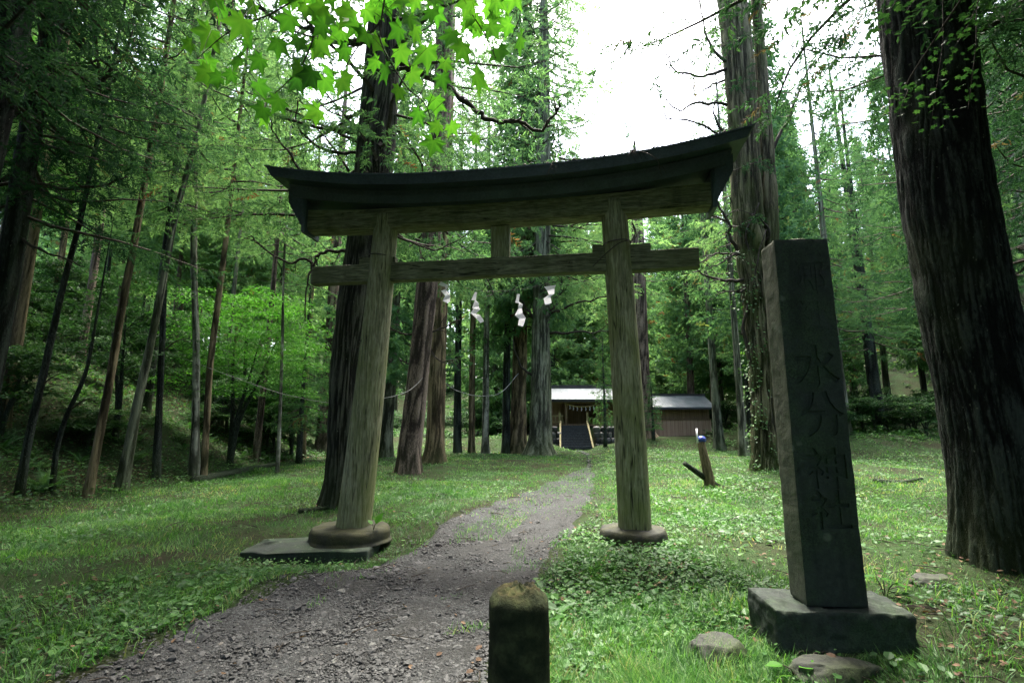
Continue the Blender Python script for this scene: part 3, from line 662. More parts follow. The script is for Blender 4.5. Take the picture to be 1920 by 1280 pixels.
dbl = px_trunk('cypress_tree', 'tall golden barked cypress right of the gate, forked into two trunks with bare twigs', 'tree',
    [(1437, 880, 50), (1436, 840, 44), (1428, 700, 41), (1416, 560, 45), (1404, 430, 50), (1398, 300, 50), (1390, 180, 50), (1374, 0, 50)], B_YEL, 25, None, sides=90, ridge=.13, rf=12., step=.12, flare=.3, branches=BR9, lobes=4)
def second_stem():
    b = np.array(dbl.location); Yb = b[1] + .1; way = [(1452, 640, 22), (1444, 430, 34), (1440, 330, 30), (1432, 200, 24), (1418, 0, 20), (1400, -250, 12)]
    pts = np.array([at(u, v, Yb) - b for u, v, _ in way]); rad = [w_ / 2 / F * Yb for _, _, w_ in way]
    trunk_mb(pts, rad, 40, .15, .12, 14, 0, 4, 77).build('trunk', B_YEL, dbl)
    # ivy climbing the trunk
    n = 900; z = rs.uniform(.1, 7.5, n); th = rs.normal(-2.2, .9, n); cx = np.interp(z, [0, 8], [0, -.25]); rad_ = .49
    k = noise(z * 1.2, th * 1.5, 0, 61) > -.05; z, th, cx = z[k], th[k], cx[k]; n = len(z)
    p = np.stack([cx + rad_ * np.cos(th), rad_ * np.sin(th), z], -1); d = np.stack([np.cos(th) * .6 + rs.normal(0, .3, n), np.sin(th) * .6 + rs.normal(0, .3, n), rs.uniform(-.9, .1, n)], -1)
    MB().inst(*LEAF_T, p, frames(d), rs.uniform(.06, .12, n), rs.rand(n)).build('ivy', M_COVER, dbl, smooth=False)
    # thin high foliage on the forked trunk
    q = conifer_crown(25, 7.2, 1.5, 26, 6, 5, .38, True, M_NEEDLE_D, 140, shape=.3, gaps=-.1); q.parent = dbl; q.location.x = -.5
second_stem()
# the massive trunk at the right edge
big = px_trunk('cedar_tree', 'massive near black cedar trunk filling the right edge beside the stone pillar', 'tree',
    [(1905, 1040, 172), (1897, 1000, 164), (1874, 860, 150), (1818, 600, 142), (1775, 350, 136), (1744, 120, 130), (1726, 0, 128)], B_DARK, 26, 'dark1', sides=200, ridge=.030, rf=30., step=.05, zf=2.2, flare=.16, lobes=5, crot=.7, cscale=(1.2, 1.2, 1.0))
add_crown(cedar1, 'shade0', 2.0, (.95, .95, .7), (.3, -1.0, 9.0))  # extra crown above the frame, added to shade the near ground
# thin trunks on the left bank
LT = [
 ('slim tan leaning tree on the bank edge at left, warm brown bark', B_TAN, [(164, 931, 22), (178, 860, 17), (205, 720, 16), (232, 560, 15), (248, 480, 14), (300, 180, 12)], 19, 'high0'),
 ('grey barked leaning tree with dark foot on the left bank edge', B_GREY, [(227, 919, 28), (240, 850, 22), (262, 740, 17), (282, 650, 15), (300, 560, 14), (330, 400, 12), (375, 240, 10)], 16, None),
 ('dark upright tree between the grey leaning tree and the pale one', B_DARK, [(294, 900, 17), (298, 760, 13), (303, 660, 12), (309, 480, 11), (330, 300, 10)], 18, 'high1'),
 ('pale barked upright tree with dark foot on the left bank', B_BIRCH, [(364, 890, 24), (366, 820, 17), (368, 663, 14), (362, 480, 13), (366, 220, 11)], 20, 'high1'),
 ('dark twisted tree leaning right near the left picture edge', B_DARK, [(36, 930, 20), (50, 840, 15), (77, 724, 14), (100, 620, 13), (118, 541, 12), (150, 420, 10)], 14, 'high0'),
 ('thin black crooked sapling just right of the twisted dark tree', B_DARK, [(97, 925, 12), (106, 837, 10), (130, 770, 9), (158, 720, 8), (172, 650, 6)], 6, None),
 ('brown tree leaning slightly beyond the bright young maple', B_RED, [(480, 864, 18), (486, 800, 14), (496, 707, 13), (510, 560, 11)], 20, 'high0'),
 ('thin whitish birch stem seen past the young maple', B_BIRCH, [(524, 838, 9), (526, 740, 7), (529, 643, 6), (531, 520, 5)], 18, 'high1'),
 ('brown slender tree beyond the maple, left of the huge cedar', B_TAN, [(567, 850, 16), (571, 760, 13), (578, 650, 12), (586, 500, 11)], 20, 'high0'),
 ('stout brown tree close left of the huge cedar foot', B_RED, [(603, 842, 30), (608, 760, 25), (618, 660, 23), (628, 500, 22)], 27, 'high0'),
 ('tall leaning grey tree high behind the left bank trunks', B_TAN, [(265, 800, 12), (285, 600, 11), (340, 380, 10), (378, 200, 9)], 18, None),
 ('leaning tan tree behind the pale barked tree', B_TAN, [(386, 860, 14), (392, 700, 13), (415, 520, 12), (425, 440, 10)], 17, 'high1'),
]
for i, (lab, m, way, hh, cr) in enumerate(LT):
    px_trunk('slim_tree', lab, 'tree', [(a_, b_, c_ * .85) for a_, b_, c_ in way], m, hh, cr, sides=22, ridge=.05, flare=.22, crot=i * 1.3, cscale=(.8, .8, .8) if cr else (1, 1, 1), step=.2,
             branches=[(3, [(way[2][0], way[2][1]), (way[2][0] + 26, way[2][1] - 20), (way[2][0] + 55, way[2][1] - 26)])] if i in (2, 4, 5) else ())
# near dark tree at the upper left, mostly its boughs in view
px_trunk('dark_tree', 'shadowy dark tree leaning in from the left picture edge', 'tree', [(-75, 960, 44), (-30, 760, 40), (20, 480, 36), (62, 210, 34), (101, 38, 30)], B_DARK, 17, 'dark0', sides=40, ridge=.06, crot=.5, cscale=(1, 1, .75),
    branches=[(12, [(78, 180), (130, 175), (190, 150), (235, 95), (250, 30)]), (9, [(55, 340), (110, 352), (180, 350), (240, 330)]), (8, [(70, 170), (160, 160), (230, 130), (250, 70)]), (7, [(30, 440), (80, 470), (160, 500)])])
px_trunk('dark_tree', 'thick black trunk cut by the top left picture corner', 'tree', [(-190, 1000, 92), (-120, 600, 82), (-20, 180, 72), (20, 0, 66)], B_DARK, 20, 'dark0', sides=60, ridge=.06, crot=2.4, cscale=(1.1, 1.1, 1))
# trunks of the right wood
RT = [
 ('reddish cedar right of the stone pillar top, first in the right wood', B_RED, [(1652, 806, 30), (1646, 760, 26), (1625, 650, 24), (1602, 520, 22), (1580, 400, 20)], 'mid0', 33),
 ('grey cedar immediately right of the reddish cedar in the right wood', B_GREY, [(1684, 806, 24), (1676, 740, 20), (1652, 600, 18), (1622, 470, 16)], 'full0', 34),
 ('orange tan cedar midway between stone pillar and massive trunk', B_TAN, [(1740, 808, 34), (1728, 740, 30), (1704, 620, 28), (1672, 450, 25)], 'mid0', 33),
 ('broad grey brown cedar left of the massive trunk edge', B_RED, [(1786, 812, 44), (1775, 740, 38), (1745, 600, 34), (1708, 450, 30)], 'far2', 32),
 ('short seen grey trunk just right of the stone pillar', B_DARK, [(1605, 800, 28), (1598, 740, 24), (1586, 650, 20)], 'full0', 34),
 ('slim grey cedar left of the golden cypress, by the wooden fence end', B_GREY, [(1394, 838, 18), (1390, 780, 13), (1381, 660, 12)], 'high1', 23),
 ('grey cedar with thick foot in front of the annex right end', B_GREY, [(1349, 838, 20), (1345, 790, 16), (1338, 700, 13)], 'high0', 22),
 ('thin pale stem behind the slim grey cedar', B_BIRCH, [(1372, 812, 8), (1368, 700, 7), (1360, 560, 6)], 'far1', 20),
 ('grey cedar seen beyond the massive trunk at the right edge', B_GREY, [(1985, 850, 46), (1950, 640, 40), (1905, 420, 36), (1858, 200, 32), (1840, 60, 30)], 'mid1', 24),
]
for i, (lab, m, way, cr, hh) in enumerate(RT):
    px_trunk('cedar_tree', lab, 'tree', way, m, hh, cr, sides=30, ridge=.05, flare=.45, crot=i * .9 + .4, cscale=(1.15 if i in (0, 1, 2, 3, 4) else .8, 1.15 if i in (0, 1, 2, 3, 4) else .8, hh / 27))

# the dense wood all around
HERO = [(o.location.x, o.location.y) for o in bpy.data.objects if o.type == 'EMPTY']
bgt = {}
for k_, m in enumerate((B_RED, B_GREY, B_TAN, B_DARK)):
    o = trunk_mb([(0, 0, -.4), (0, 0, 0), (.1, .05, 9), (0, 0, 28)], [.36, .34, .25, .04], 16, .6, .05, 8, .5, 6, k_ + 50).build('trunk', m); bgt[k_] = o.data; bpy.data.objects.remove(o)
def top_cap(x, y, base):
    u = 960 + F * (x / (y * cP)) if y > 1 else 0
    u = 960 + x / y * F * .93 if y > 1 else 0
    if 1120 < u < 1400 and y > 0:
        vt = np.interp(u, [1120, 1180, 1240, 1300, 1345, 1400], [120, 195, 262, 285, 285, 120])
        return y * tan(PITCH + atan((640 - vt) / F)) + 1.5 - base
    return 99
placed = list(HERO)
def try_tree(x, y, group, label, keys, mind, hr=(23, 33), thin=1.0):
    for a, b in placed:
        if (a - x) ** 2 + (b - y) ** 2 < mind ** 2: return False
    placed.append((x, y)); z = float(H(x, y)); h = rs.uniform(*hr); cap = top_cap(x, y, z)
    if h > cap: h = cap
    if h < 9: return False
    root = empty('cedar_tree', (x, y, z), label, 'tree', group, rs.rand() * 6.28)
    k = rs.randint(4); t = bpy.data.objects.new('trunk', bgt[k]); sc.collection.objects.link(t); t.parent = root
    wsc = rs.uniform(.65, 1.25); t.scale = (wsc * thin, wsc * thin, h / 28 * .92)
    s = h / 28; add_crown(root, keys[rs.randint(len(keys))], rs.rand() * 6.28, (rs.uniform(.85, 1.15), rs.uniform(.85, 1.15), s))
    root.rotation_euler.x = rs.normal(0, .012); root.rotation_euler.y = rs.normal(0, .012)
    return True
for x, y in ((1.2, 46.5), (3.6, 43.6), (6.4, 46.0), (8.8, 43.8), (-1.6, 43.5)):
    try_tree(x, y, 'cedars of the far wood', 'tall straight cedar in the dense wood beyond the clearing', ('deep0', 'far1'), 2.0)
cnt = 0
for _ in range(4000):
    if cnt >= 44: break
    y = rs.uniform(41, 72); x = rs.uniform(-1.0, 1.0) * y * 1.05
    cnt += try_tree(x, y, 'cedars of the far wood', 'tall straight cedar in the dense wood beyond the clearing', ('far0', 'far1', 'far1', 'far2'), 3.1)
cnt = 0
for _ in range(3000):
    if cnt >= 64: break
    y = rs.uniform(50, 90); x = rs.uniform(-1.0, 1.0) * y * 1.08
    cnt += try_tree(x, y, 'trees of the far slope', 'feathery green cedar on the slope closing off the far wood', ('deep0', 'far2', 'deep0'), 3.3, (20, 30))
cnt = 0
for _ in range(3000):
    if cnt >= 30: break
    y = rs.uniform(9, 42); x = rs.uniform(-32, -11.5)
    if x / y < -1.25: continue
    cnt += try_tree(x, y, 'trees up the left bank', 'slender tree in the dark wood up the left bank', ('high0', 'high1', 'far1'), 2.8, (18, 27), .42)
cnt = 0
for _ in range(3000):
    if cnt >= 26: break
    y = rs.uniform(27.5, 44); x = rs.uniform(13.5, 44)
    cnt += try_tree(x, y, 'cedars of the right wood', 'tall cedar in the dark wood right of the clearing', ('far0', 'far2', 'mid0'), 3.0)
BACK = [(rs.uniform(-34, 34), rs.uniform(-30, -4)) for _ in range(34)] + [(rs.uniform(11, 30) , rs.uniform(-6, 9)) for _ in range(9)] + [(rs.uniform(-34, -14), rs.uniform(-6, 7)) for _ in range(9)]  # trees out of view, added to keep light off the foreground
r0_ = empty('cedar_tree', (2.1, 30.8, float(H(2.1, 30.8))), 'full crowned cedar right behind the grey green cedar by the stairs', 'tree')
trunk_mb([(0, 0, -.3), (0, 0, 0), (0, 0, 37)], [.34, .33, .05], 20, .5, .05, 9, .5, 5, 3).build('trunk', B_GREY, r0_); add_crown(r0_, 'full0', 2.0, (1.4, 1.4, 1.08)); placed.append((2.1, 30.8))
for x, y in BACK + [(-8.2, .4), (8.8, 2.0), (11, 6.5), (-2.4, -2.6), (2.7, -1.9), (5.2, .6), (-5.2, 2.2), (-6.8, 4.2), (-5.4, 1.4), (6.4, 1.2), (8.2, 4.6), (-9.5, 6.2), (-6, -3), (5.5, -4), (-11, 2), (9.5, -1), (0, -8), (-13.5, 6), (11.5, 4), (-3, -13), (7, -11), (13.5, 9), (-9, -9), (14, -6), (16.5, 14), (19, 19)][0:]:
    if any((a - x) ** 2 + (b - y) ** 2 < 6 for a, b in placed): continue
    placed.append((x, y))
    z = float(H(x, y)); root = empty('cedar_tree', (x, y, z), 'tall dark cedar added outside the picture to shade the foreground', 'tree', 'cedars added for shade around the viewpoint', rs.rand() * 6)
    t = bpy.data.objects.new('trunk', bgt[3]); sc.collection.objects.link(t); t.parent = root; t.scale = (1.2, 1.2, .9)
    add_crown(root, 'shade0', rs.rand() * 6, (1.1, 1.1, 1.05))

# ------------------------------------------------------------------ young maples, shrubs
def layered_leaves(q, R, z0, z1, nl, per, size):
    P, D = [], []
    for i in range(nl):
        az = q.rand() * 6.28; rr = R * sqrt(q.rand()) * .8; z = q.uniform(z0, z1); cx, cy = rr * cos(az), rr * sin(az)
        sr = q.uniform(.35, .9) * R * .45; n = per
        a2 = q.rand(n) * 6.28; r2 = sr * np.sqrt(q.rand(n))
        P.append(np.stack([cx + r2 * np.cos(a2), cy + r2 * np.sin(a2), z - .25 * r2 + q.normal(0, .04, n)], -1))
        D.append(np.stack([np.cos(a2), np.sin(a2), q.uniform(-.5, .1, n)], -1) + q.normal(0, .4, (n, 3)) * np.array((1, 1, .4)))
    return np.concatenate(P), np.concatenate(D), None
def maple_proto(seed, R, h, nl, per, size, m, stems=3):
    q = np.random.RandomState(seed); root_parts = []
    tb = MB()
    for s_ in range(stems):
        az = q.rand() * 6.28; lean = q.uniform(.15, .5) * R
        top = np.array((cos(az) * lean, sin(az) * lean, h * .75)); pts = curve([(0, 0, -.2), (top[0] * .15, top[1] * .15, h * .25), (top[0] * .6, top[1] * .6, h * .5), top], 14)
        tb.tube(pts, np.linspace(.016 * h + .01, .01, 14), 8, wob=.06)
        for b in range(7):
            i = q.randint(5, 13); a2 = q.rand() * 6.28; L = q.uniform(.4, .9) * R
            e = pts[i] + np.array((cos(a2) * L, sin(a2) * L, q.uniform(.1, .5) * L)); mid = (pts[i] + e) / 2 + np.array((0, 0, .1 * L))
            tb.tube(curve([pts[i], mid, e], 7), np.linspace(.012, .004, 7), 5)
    t = tb.build('trunk', B_DARK)
    P, D, _ = layered_leaves(q, R, h * .42, h, nl, per, size)
    n = len(P); c = MB().inst(*LEAF_T, P, frames(D, roll=q.uniform(-.4, .4, n)), size * q.uniform(.6, 1.3, n), np.clip(.5 + .3 * noise(P[:, 0] * 1.5, P[:, 1] * 1.5, P[:, 2] * 1.5, seed) + q.uniform(-.25, .25, n), 0, 1)).build('crown', m, smooth=False)
    d = (t.data, c.data); bpy.data.objects.remove(t); bpy.data.objects.remove(c); return d
def place_pair(name, loc, data, names, label, cat, group=None, s=(1, 1, 1), rot=0):
    root = empty(name, loc, label, cat, group, rot)
    for nme, d in zip(names, data):
        o = bpy.data.objects.new(nme, d); sc.collection.objects.link(o); o.parent = root; o.scale = s
    return root
mp = maple_proto(200, 2.8, 6.0, 120, 200, .075, M_YOUNG, 3)
g = ground(430, 872); place_pair('young_maple', g, mp, ('trunk', 'crown'), 'bright green young maple with thin forked stems at the left bank foot', 'tree', rot=1)
g = ground(515, 858); place_pair('young_maple', (g[0] + .3, g[1] + 1, H(g[0] + .3, g[1] + 1)), mp, ('trunk', 'crown'), 'second bright maple behind the first, nearer the huge cedar', 'tree', s=(.8, .8, .85), rot=3.4)
g = ground(285, 890); place_pair('young_maple', (g[0] - 2.2, g[1] + 1.5, H(g[0] - 2.2, g[1] + 1.5)), maple_proto(201, 2.4, 4.8, 60, 150, .08, M_BROAD_D, 2), ('trunk', 'crown'), 'dim green maple foliage between the leaning trees on the left bank', 'tree', rot=2)
mp2 = maple_proto(205, 3.0, 9.5, 110, 160, .10, M_YOUNG, 2)
place_pair('young_maple', (-15.0, 13.0, H(-15, 13)), mp2, ('trunk', 'crown'), 'taller bright leaved tree behind the dark trees at the left edge', 'tree', rot=2)
mp3 = maple_proto(206, 1.3, 2.2, 30, 110, .10, M_BROAD_D, 4); mp4 = maple_proto(207, 1.1, 1.5, 24, 110, .09, M_BROAD_D, 3)
n_s = 0
for _ in range(1600):
    if n_s >= 165: break
    reg = rs.rand()
    if reg < .45: y = rs.uniform(9, 36); x = rs.uniform(-26, -10.2)
    elif reg < .8: y = rs.uniform(36, 56); x = rs.uniform(-30, 36)
    else: y = rs.uniform(27, 36); x = rs.uniform(15.5, 36)
    if abs(x / y) > 1.12 or solid(np.array([x]), np.array([y]))[0] or (0 < x < 16 and y < 42): continue
    lab = ('leafy green shrub on the left bank among the thin trunks', 'leafy shrub at the foot of the far wood', 'leafy shrub under the cedars on the right bank')[0 if reg < .45 else 1 if reg < .8 else 2]
    place_pair('shrub', (x, y, float(H(x, y))), mp3 if rs.rand() < .65 else mp4, ('stem', 'foliage'), lab, 'shrub', ('shrubs of the left bank', 'shrubs of the far wood', 'shrubs of the right bank')[0 if reg < .45 else 1 if reg < .8 else 2], s=(1, 1, rs.uniform(.7, 1.3)), rot=rs.rand() * 6)
    n_s += 1
# young cedars giving low foliage
for i, (u, v, hh, lab) in enumerate(((1135, 836, .62, 'young cedar in front of the shrine entrance, right of the stairs'), (1226, 834, .36, 'small bushy cedar by the annex wall left end'), (1415, 812, .6, 'young cedar at the annex right end by the golden cypress'),
                                (560, 868, .7, 'young cedar left of the huge cedar'), (655, 850, .75, 'young cedar behind the huge cedar foot'), (1700, 805, .6, 'young cedar in the right wood between trunks'))):
    g = ground(u, v); r_ = empty('young_cedar', g, lab, 'tree', None, i * 1.1)
    MB().tube(curve([(0, 0, -.2), (.03, 0, 4), (0, .03, 8 * 1.45)], 10), np.linspace(.14, .02, 10), 10).build('trunk', B_DARK, r_).scale = (1, 1, hh)
    add_crown(r_, 'low0', i, (hh * (.6 if i == 0 else 1), hh * (.6 if i == 0 else 1), hh * (1.25 if i == 0 else 1)))

# ------------------------------------------------------------------ the torii gate
def wood_mat(name, dark, light, moss=(.06, .075, .02), amt=.5, sc3=(1, 1, .10), freq=34):
    def bld(t, out):
        n1 = noise_n(t, freq, 7, .65, sc3, dist=.6); n2 = noise_n(t, 1.7, 5, .65, (1, 1, .6)); n3 = noise_n(t, freq * 3, 4, .7, sc3)
        c = ramp(t, n1, [(.36, np.array(dark) * .35), (.47, dark), (.62, light)])
        c = mixc(t, .3, c, ramp(t, n3, [(.35, np.array(dark) * .5), (.6, light)]))
        c = mixc(t, ramp(t, n2, [(.40, (0, 0, 0)), (.62, (amt, amt, amt))]), c, moss)
        st = noise_n(t, 3.2, 4, .6, (1, 1, .3))
        c = mixc(t, ramp(t, st, [(.56, (0, 0, 0)), (.74, (.55, .55, .55))]), c, np.array(dark) * .35)
        ck = noise_n(t, 7, 3, .5, tuple(.05 if q < .5 else 1 for q in sc3))
        ckf = ramp(t, ck, [(.485, (0, 0, 0)), (.5, (1, 1, 1)), (.515, (0, 0, 0))])
        c = mixc(t, mixc(t, 1.0, ckf, ramp(t, n2, [(.45, (0, 0, 0)), (.52, (1, 1, 1))]), 'MULTIPLY'), c, np.array(dark) * .12)
        surf(t, out, c, .85, n1, .55, .012, .2, bump2=n3, b2=.4, b2d=.004)
    return mat(name, bld)
W_PIL = wood_mat('weathered_log', (.15, .155, .092), (.38, .38, .245), moss=(.15, .18, .045), amt=.6)
W_BEAM = wood_mat('weathered_beam', (.105, .11, .068), (.27, .275, .17), moss=(.095, .12, .045), amt=.5, sc3=(.12, 1, 1))
def mstone(name, base, moss, amt, stains=True):
    def bld(t, out):
        n1 = noise_n(t, 22, 7, .7); n2 = noise_n(t, 2.6, 5, .65); n3 = noise_n(t, 90, 4, .7)
        c = ramp(t, n1, [(.3, np.array(base) * .55), (.55, base), (.78, np.array(base) * 1.6)])
        mv = mixc(t, ramp(t, n3, [(.35, (0, 0, 0)), (.65, (1, 1, 1))]), np.array(moss) * .35, np.array(moss) * 1.7)
        c = mixc(t, ramp(t, n2, [(.40, (0, 0, 0)), (.6, (amt, amt, amt))]), c, mv)
        if stains:
            vo = N(t, "ShaderNodeTexVoronoi"); vo.inputs['Scale'].default_value = 5.0; tc = N(t, "ShaderNodeTexCoord"); t.links.new(tc.outputs['Object'], vo.inputs['Vector'])
            lich = ramp(t, vo.outputs['Distance'], [(.13, (.55, .55, .55)), (.19, (0, 0, 0))])
            gate = mixc(t, 1.0, lich, ramp(t, n2, [(.46, (0, 0, 0)), (.50, (1, 1, 1))]), 'MULTIPLY')
            c = mixc(t, gate, c, (.13, .155, .11))
            sk = noise_n(t, 7, 4, .6, (1, 1, .12)); c = mixc(t, ramp(t, sk, [(.5, (0, 0, 0)), (.68, (.6, .6, .6))]), c, np.array(base) * .3)
        surf(t, out, c, .8, n1, .6, .01, .3, bump2=n3, b2=.5, b2d=.003)
    return mat(name, bld)
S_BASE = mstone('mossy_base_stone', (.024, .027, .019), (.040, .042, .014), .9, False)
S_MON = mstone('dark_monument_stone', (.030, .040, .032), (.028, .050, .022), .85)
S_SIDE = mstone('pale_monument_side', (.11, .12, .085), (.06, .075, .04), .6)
S_ROCK = mstone('grey_green_rock', (.040, .044, .036), (.035, .050, .018), .9, False)
def roof_m(t, out):
    n = noise_n(t, 3, 5, .6); n2 = noise_n(t, 30, 5, .7)
    tc = N(t, "ShaderNodeTexCoord"); br = N(t, "ShaderNodeTexWave", wave_type='BANDS', bands_direction='X'); br.inputs['Scale'].default_value = .72
    t.links.new(tc.outputs['Object'], br.inputs['Vector'])
    seam = ramp(t, br.outputs['Fac'], [(0, (0, 0, 0)), (.006, (1, 1, 1))])
    c = mixc(t, .5, ramp(t, n, [(.35, (.020, .034, .041)), (.65, (.055, .088, .102))]), ramp(t, n2, [(.4, (.025, .035, .038)), (.7, (.08, .105, .11))]))
    surf(t, out, c, .42, seam, .4, .004, .5, metal=0, bump2=n2, b2=.12, b2d=.004)
M_ROOF = mat('dark_copper_sheet', roof_m)
M_WIRE = mat('rusty_wire', lambda t, o: surf(t, o, (.05, .04, .032), .6))
torii = empty('torii_gate', (-.31, 6.93, 0), 'tall weathered wooden shrine gate with dark metal clad curved lintel over the gravel track', 'gate', rot=atan(-.15))
def log_mb(x0, z0, r0, x1, z1, r1, seed):
    n, sd = 70, 48; t = np.linspace(0, 1, n)[:, None]; th = np.arange(sd)[None] * 2 * pi / sd
    R = (r0 + (r1 - r0) * t) * (1 + .012 * noise(np.cos(th) * 3, np.sin(th) * 3, t * 3, seed) + .012 * noise(np.cos(th) * 14, np.sin(th) * 14, t * 2, seed + 1))
    bow = .02 * np.sin(t * pi)
    V = np.stack([x0 + (x1 - x0) * t + bow + R * np.cos(th), R * np.sin(th), z0 + (z1 - z0) * t + 0 * R], -1)
    i = np.arange(n - 1)[:, None] * sd; j = np.arange(sd)[None]; k = (j + 1) % sd
    f = np.stack([i + j, i + k, i + sd + k, i + sd + j], -1).reshape(-1, 4)
    return MB().add(V.reshape(-1, 3), [f, (np.arange(sd) + (n - 1) * sd)[None]])
log_mb(-1.89, .10, .235, -1.60, 4.60, .175, 1).build('pillar', W_PIL, torii)
log_mb(1.89, .16, .205, 1.76, 4.60, .178, 2).build('pillar', W_PIL, torii)
def disc_stone(cx, zb, zt, R, seed):
    prof = [(0, zb), (R * .97, zb), (R * 1.0, zb + (zt - zb) * .3), (R * 1.0, zb + (zt - zb) * .62), (R * .96, zb + (zt - zb) * .88), (R * .86, zt - .005), (R * .5, zt), (0, zt + .004)]
    pr = curve([np.array((a, 0, b)) for a, b in prof], 40); sd = 64; th = np.arange(sd)[None] * 2 * pi / sd; r = np.maximum(pr[:, 0], .001)[:, None]
    rr = r * (1 + .010 * noise(np.cos(th) * 1.5, np.sin(th) * 1.5, 0, seed) + .012 * noise(np.cos(th) * 9, np.sin(th) * 9, pr[:, 2][:, None] * 20, seed))
    V = np.stack([cx + rr * np.cos(th), rr * np.sin(th), pr[:, 2][:, None] + .012 * noise(np.cos(th) * r * 8, np.sin(th) * r * 8, 0, seed)], -1)
    n = len(pr); i = np.arange(n - 1)[:, None] * sd; j = np.arange(sd)[None]; k = (j + 1) % sd
    return MB().add(V.reshape(-1, 3), np.stack([i + j, i + k, i + sd + k, i + sd + j], -1).reshape(-1, 4))
disc_stone(-1.93, -.06, .155, .53, 5).build('base_stone', S_BASE, torii)
disc_stone(1.86, -.05, .235, .42, 6).build('base_stone', S_BASE, torii)
def prism(secs, mi=0, mb=None, closed=True):
    """secs: (n,k,3) cross sections swept in order"""
    S = np.asarray(secs, float); n, k, _ = S.shape; mb = mb or MB()
    i = np.arange(n - 1)[:, None] * k; j = np.arange(k)[None]; kk = (j + 1) % k
    f = np.stack([i + j, i + sd_(kk), i + k + sd_(kk), i + k + j], -1).reshape(-1, 4)
    return mb.add(S.reshape(-1, 3), [f[:, ::-1], np.arange(k)[None], (np.arange(k) + (n - 1) * k)[None, ::-1]], mi)
def sd_(a): return a
def beam_secs(xs, prof_fn): return np.array([[(x + dx, y, z) for dx, y, z in prof_fn(x)] for x in xs])
# tie beam
xs = np.linspace(-2.72, 2.86, 60)
def nuki(x):
    w_ = .012 * float(noise(x * 1.5, 0, 0, 71)); b = .012
    return [(0, -.075, 3.59 + b + w_), (0, -.075 + b, 3.59 + w_), (0, .075 - b, 3.59 + w_), (0, .075, 3.59 + b + w_), (0, .075, 3.865 - b + w_), (0, .075 - b, 3.865 + w_), (0, -.075 + b, 3.865 + w_), (0, -.075, 3.865 - b + w_)]
prism(beam_secs(xs, nuki)).build('tie_beam', W_BEAM, torii, smooth=False)
for x0, x1, zt in ((-1.98, -1.42, 3.99), (1.45, 2.24, 4.0)):     # wedges beside the pillars, on the beam
    s_ = np.array([[(x, -.055, 3.86), (x, .055, 3.86), (x, .055, zz), (x, -.055, zz)] for x, zz in ((x0, zt - .01), ((x0 + x1) / 2, zt - .045), (x1, zt - .03))])
    prism(s_).build('wedge', W_BEAM, torii, smooth=False)
strut = MB().box((.15, 0, 4.10), (.27, .12, .475)).build('strut', W_PIL, torii, smooth=False)
# main wooden lintel, gently rising to its ends, rounded lower edges
xs = np.linspace(-2.78, 3.02, 60)
def shimaki(x):
    c = .055 * abs((x - .1) / 2.9) ** 2.2 + .008 * float(noise(x, 0, 0, 72)); zb, zt = 4.36 + c, 4.66 + c * 1.6
    return [(-.0, -.155, zb + .07), (0, -.135, zb + .022), (0, -.09, zb), (0, .09, zb), (0, .135, zb + .022), (0, .155, zb + .07), (0, .155, zt), (0, -.155, zt)]
sc_ = beam_secs(xs, shimaki)
for i in (0, 1): sc_[i * -1 if False else i, :, 0] = sc_[i, :, 0]
sc_[:, :, 0] += ((sc_[:, :, 0] - .1) / 2.9) * (sc_[:, :, 2] - 4.3) * .22
prism(sc_).build('lintel', W_BEAM, torii, smooth=False)
def curvez(x): return .36 * abs((x - .08) / 3.5) ** 2.6
def slab(x0, x1, yh0, yh1, z0, z1, slant0, slant1, n=90, ridge=0, sag=1.0):
    """metal clad layer: half depth yh0 at the bottom, yh1 at the top; ends cut outward going up"""
    S = []
    for x in np.linspace(x0, x1, n):
        k = (x - .08) / 3.5; c = curvez(x) * sag; row = []
        e = abs(k) ** 6
        for y, z, sl in ((-yh0, z0, 0), (yh0, z0, 0), (yh1, z1, 1), (0, z1 + ridge, 1.1), (-yh1, z1, 1)):
            row.append((x + np.sign(k) * e * (slant1 if sl else slant0), y, z + c))
        S.append(row)
    return np.array(S)
capm = MB()
prism(slab(-2.98, 3.22, .27, .31, 4.655, 4.765, 0, .10), mb=capm)         # lower clad band
prism(slab(-3.02, 3.26, .245, .27, 4.765, 4.86, .06, .12), mb=capm)
capm.build('clad_band', M_ROOF, torii, smooth=False)
rf = MB(); prism(slab(-3.26, 3.46, .45, .47, 4.86, 4.995, .0, .10, ridge=.10), mb=rf)
prism(slab(-3.30, 3.50, .475, .475, 4.995, 5.02, .07, .10, ridge=.10), mb=rf)
rf.build('roof_cap', M_ROOF, torii, smooth=False)
# raking end boards closing the underside beyond the wooden lintel
for sg, xa, xb in ((-1, -2.78, -3.02), (1, 3.03, 3.27)):
    z_in, c = 4.38, curvez(xb)
    V = [(xa + sg * .02, y, z) for y, z in ((-.20, 4.36), (.20, 4.36), (.20, 4.70 + curvez(xa)), (-.20, 4.70 + curvez(xa)))] + \
        [(xa + sg * .07, y, z) for y, z in ((-.22, 4.36), (.22, 4.36), (.26, 4.72 + curvez(xa)), (-.26, 4.72 + curvez(xa)))]
    eb = MB(); prism(np.array([V[:4], V[4:]]), mb=eb)
    V2 = [(xa + sg * .07, y, z) for y, z in ((-.215, 4.44), (.215, 4.44), (.255, 4.70 + curvez(xa)), (-.255, 4.70 + curvez(xa)))] + \
         [(xb + sg * .06, y, z) for y, z in ((-.24, 4.66 + c * .7), (.24, 4.66 + c * .7), (.26, 4.80 + c), (-.26, 4.80 + c))]
    prism(np.array([V2[:4], V2[4:]]), mb=eb); eb.build('end_board', M_ROOF, torii, smooth=False)
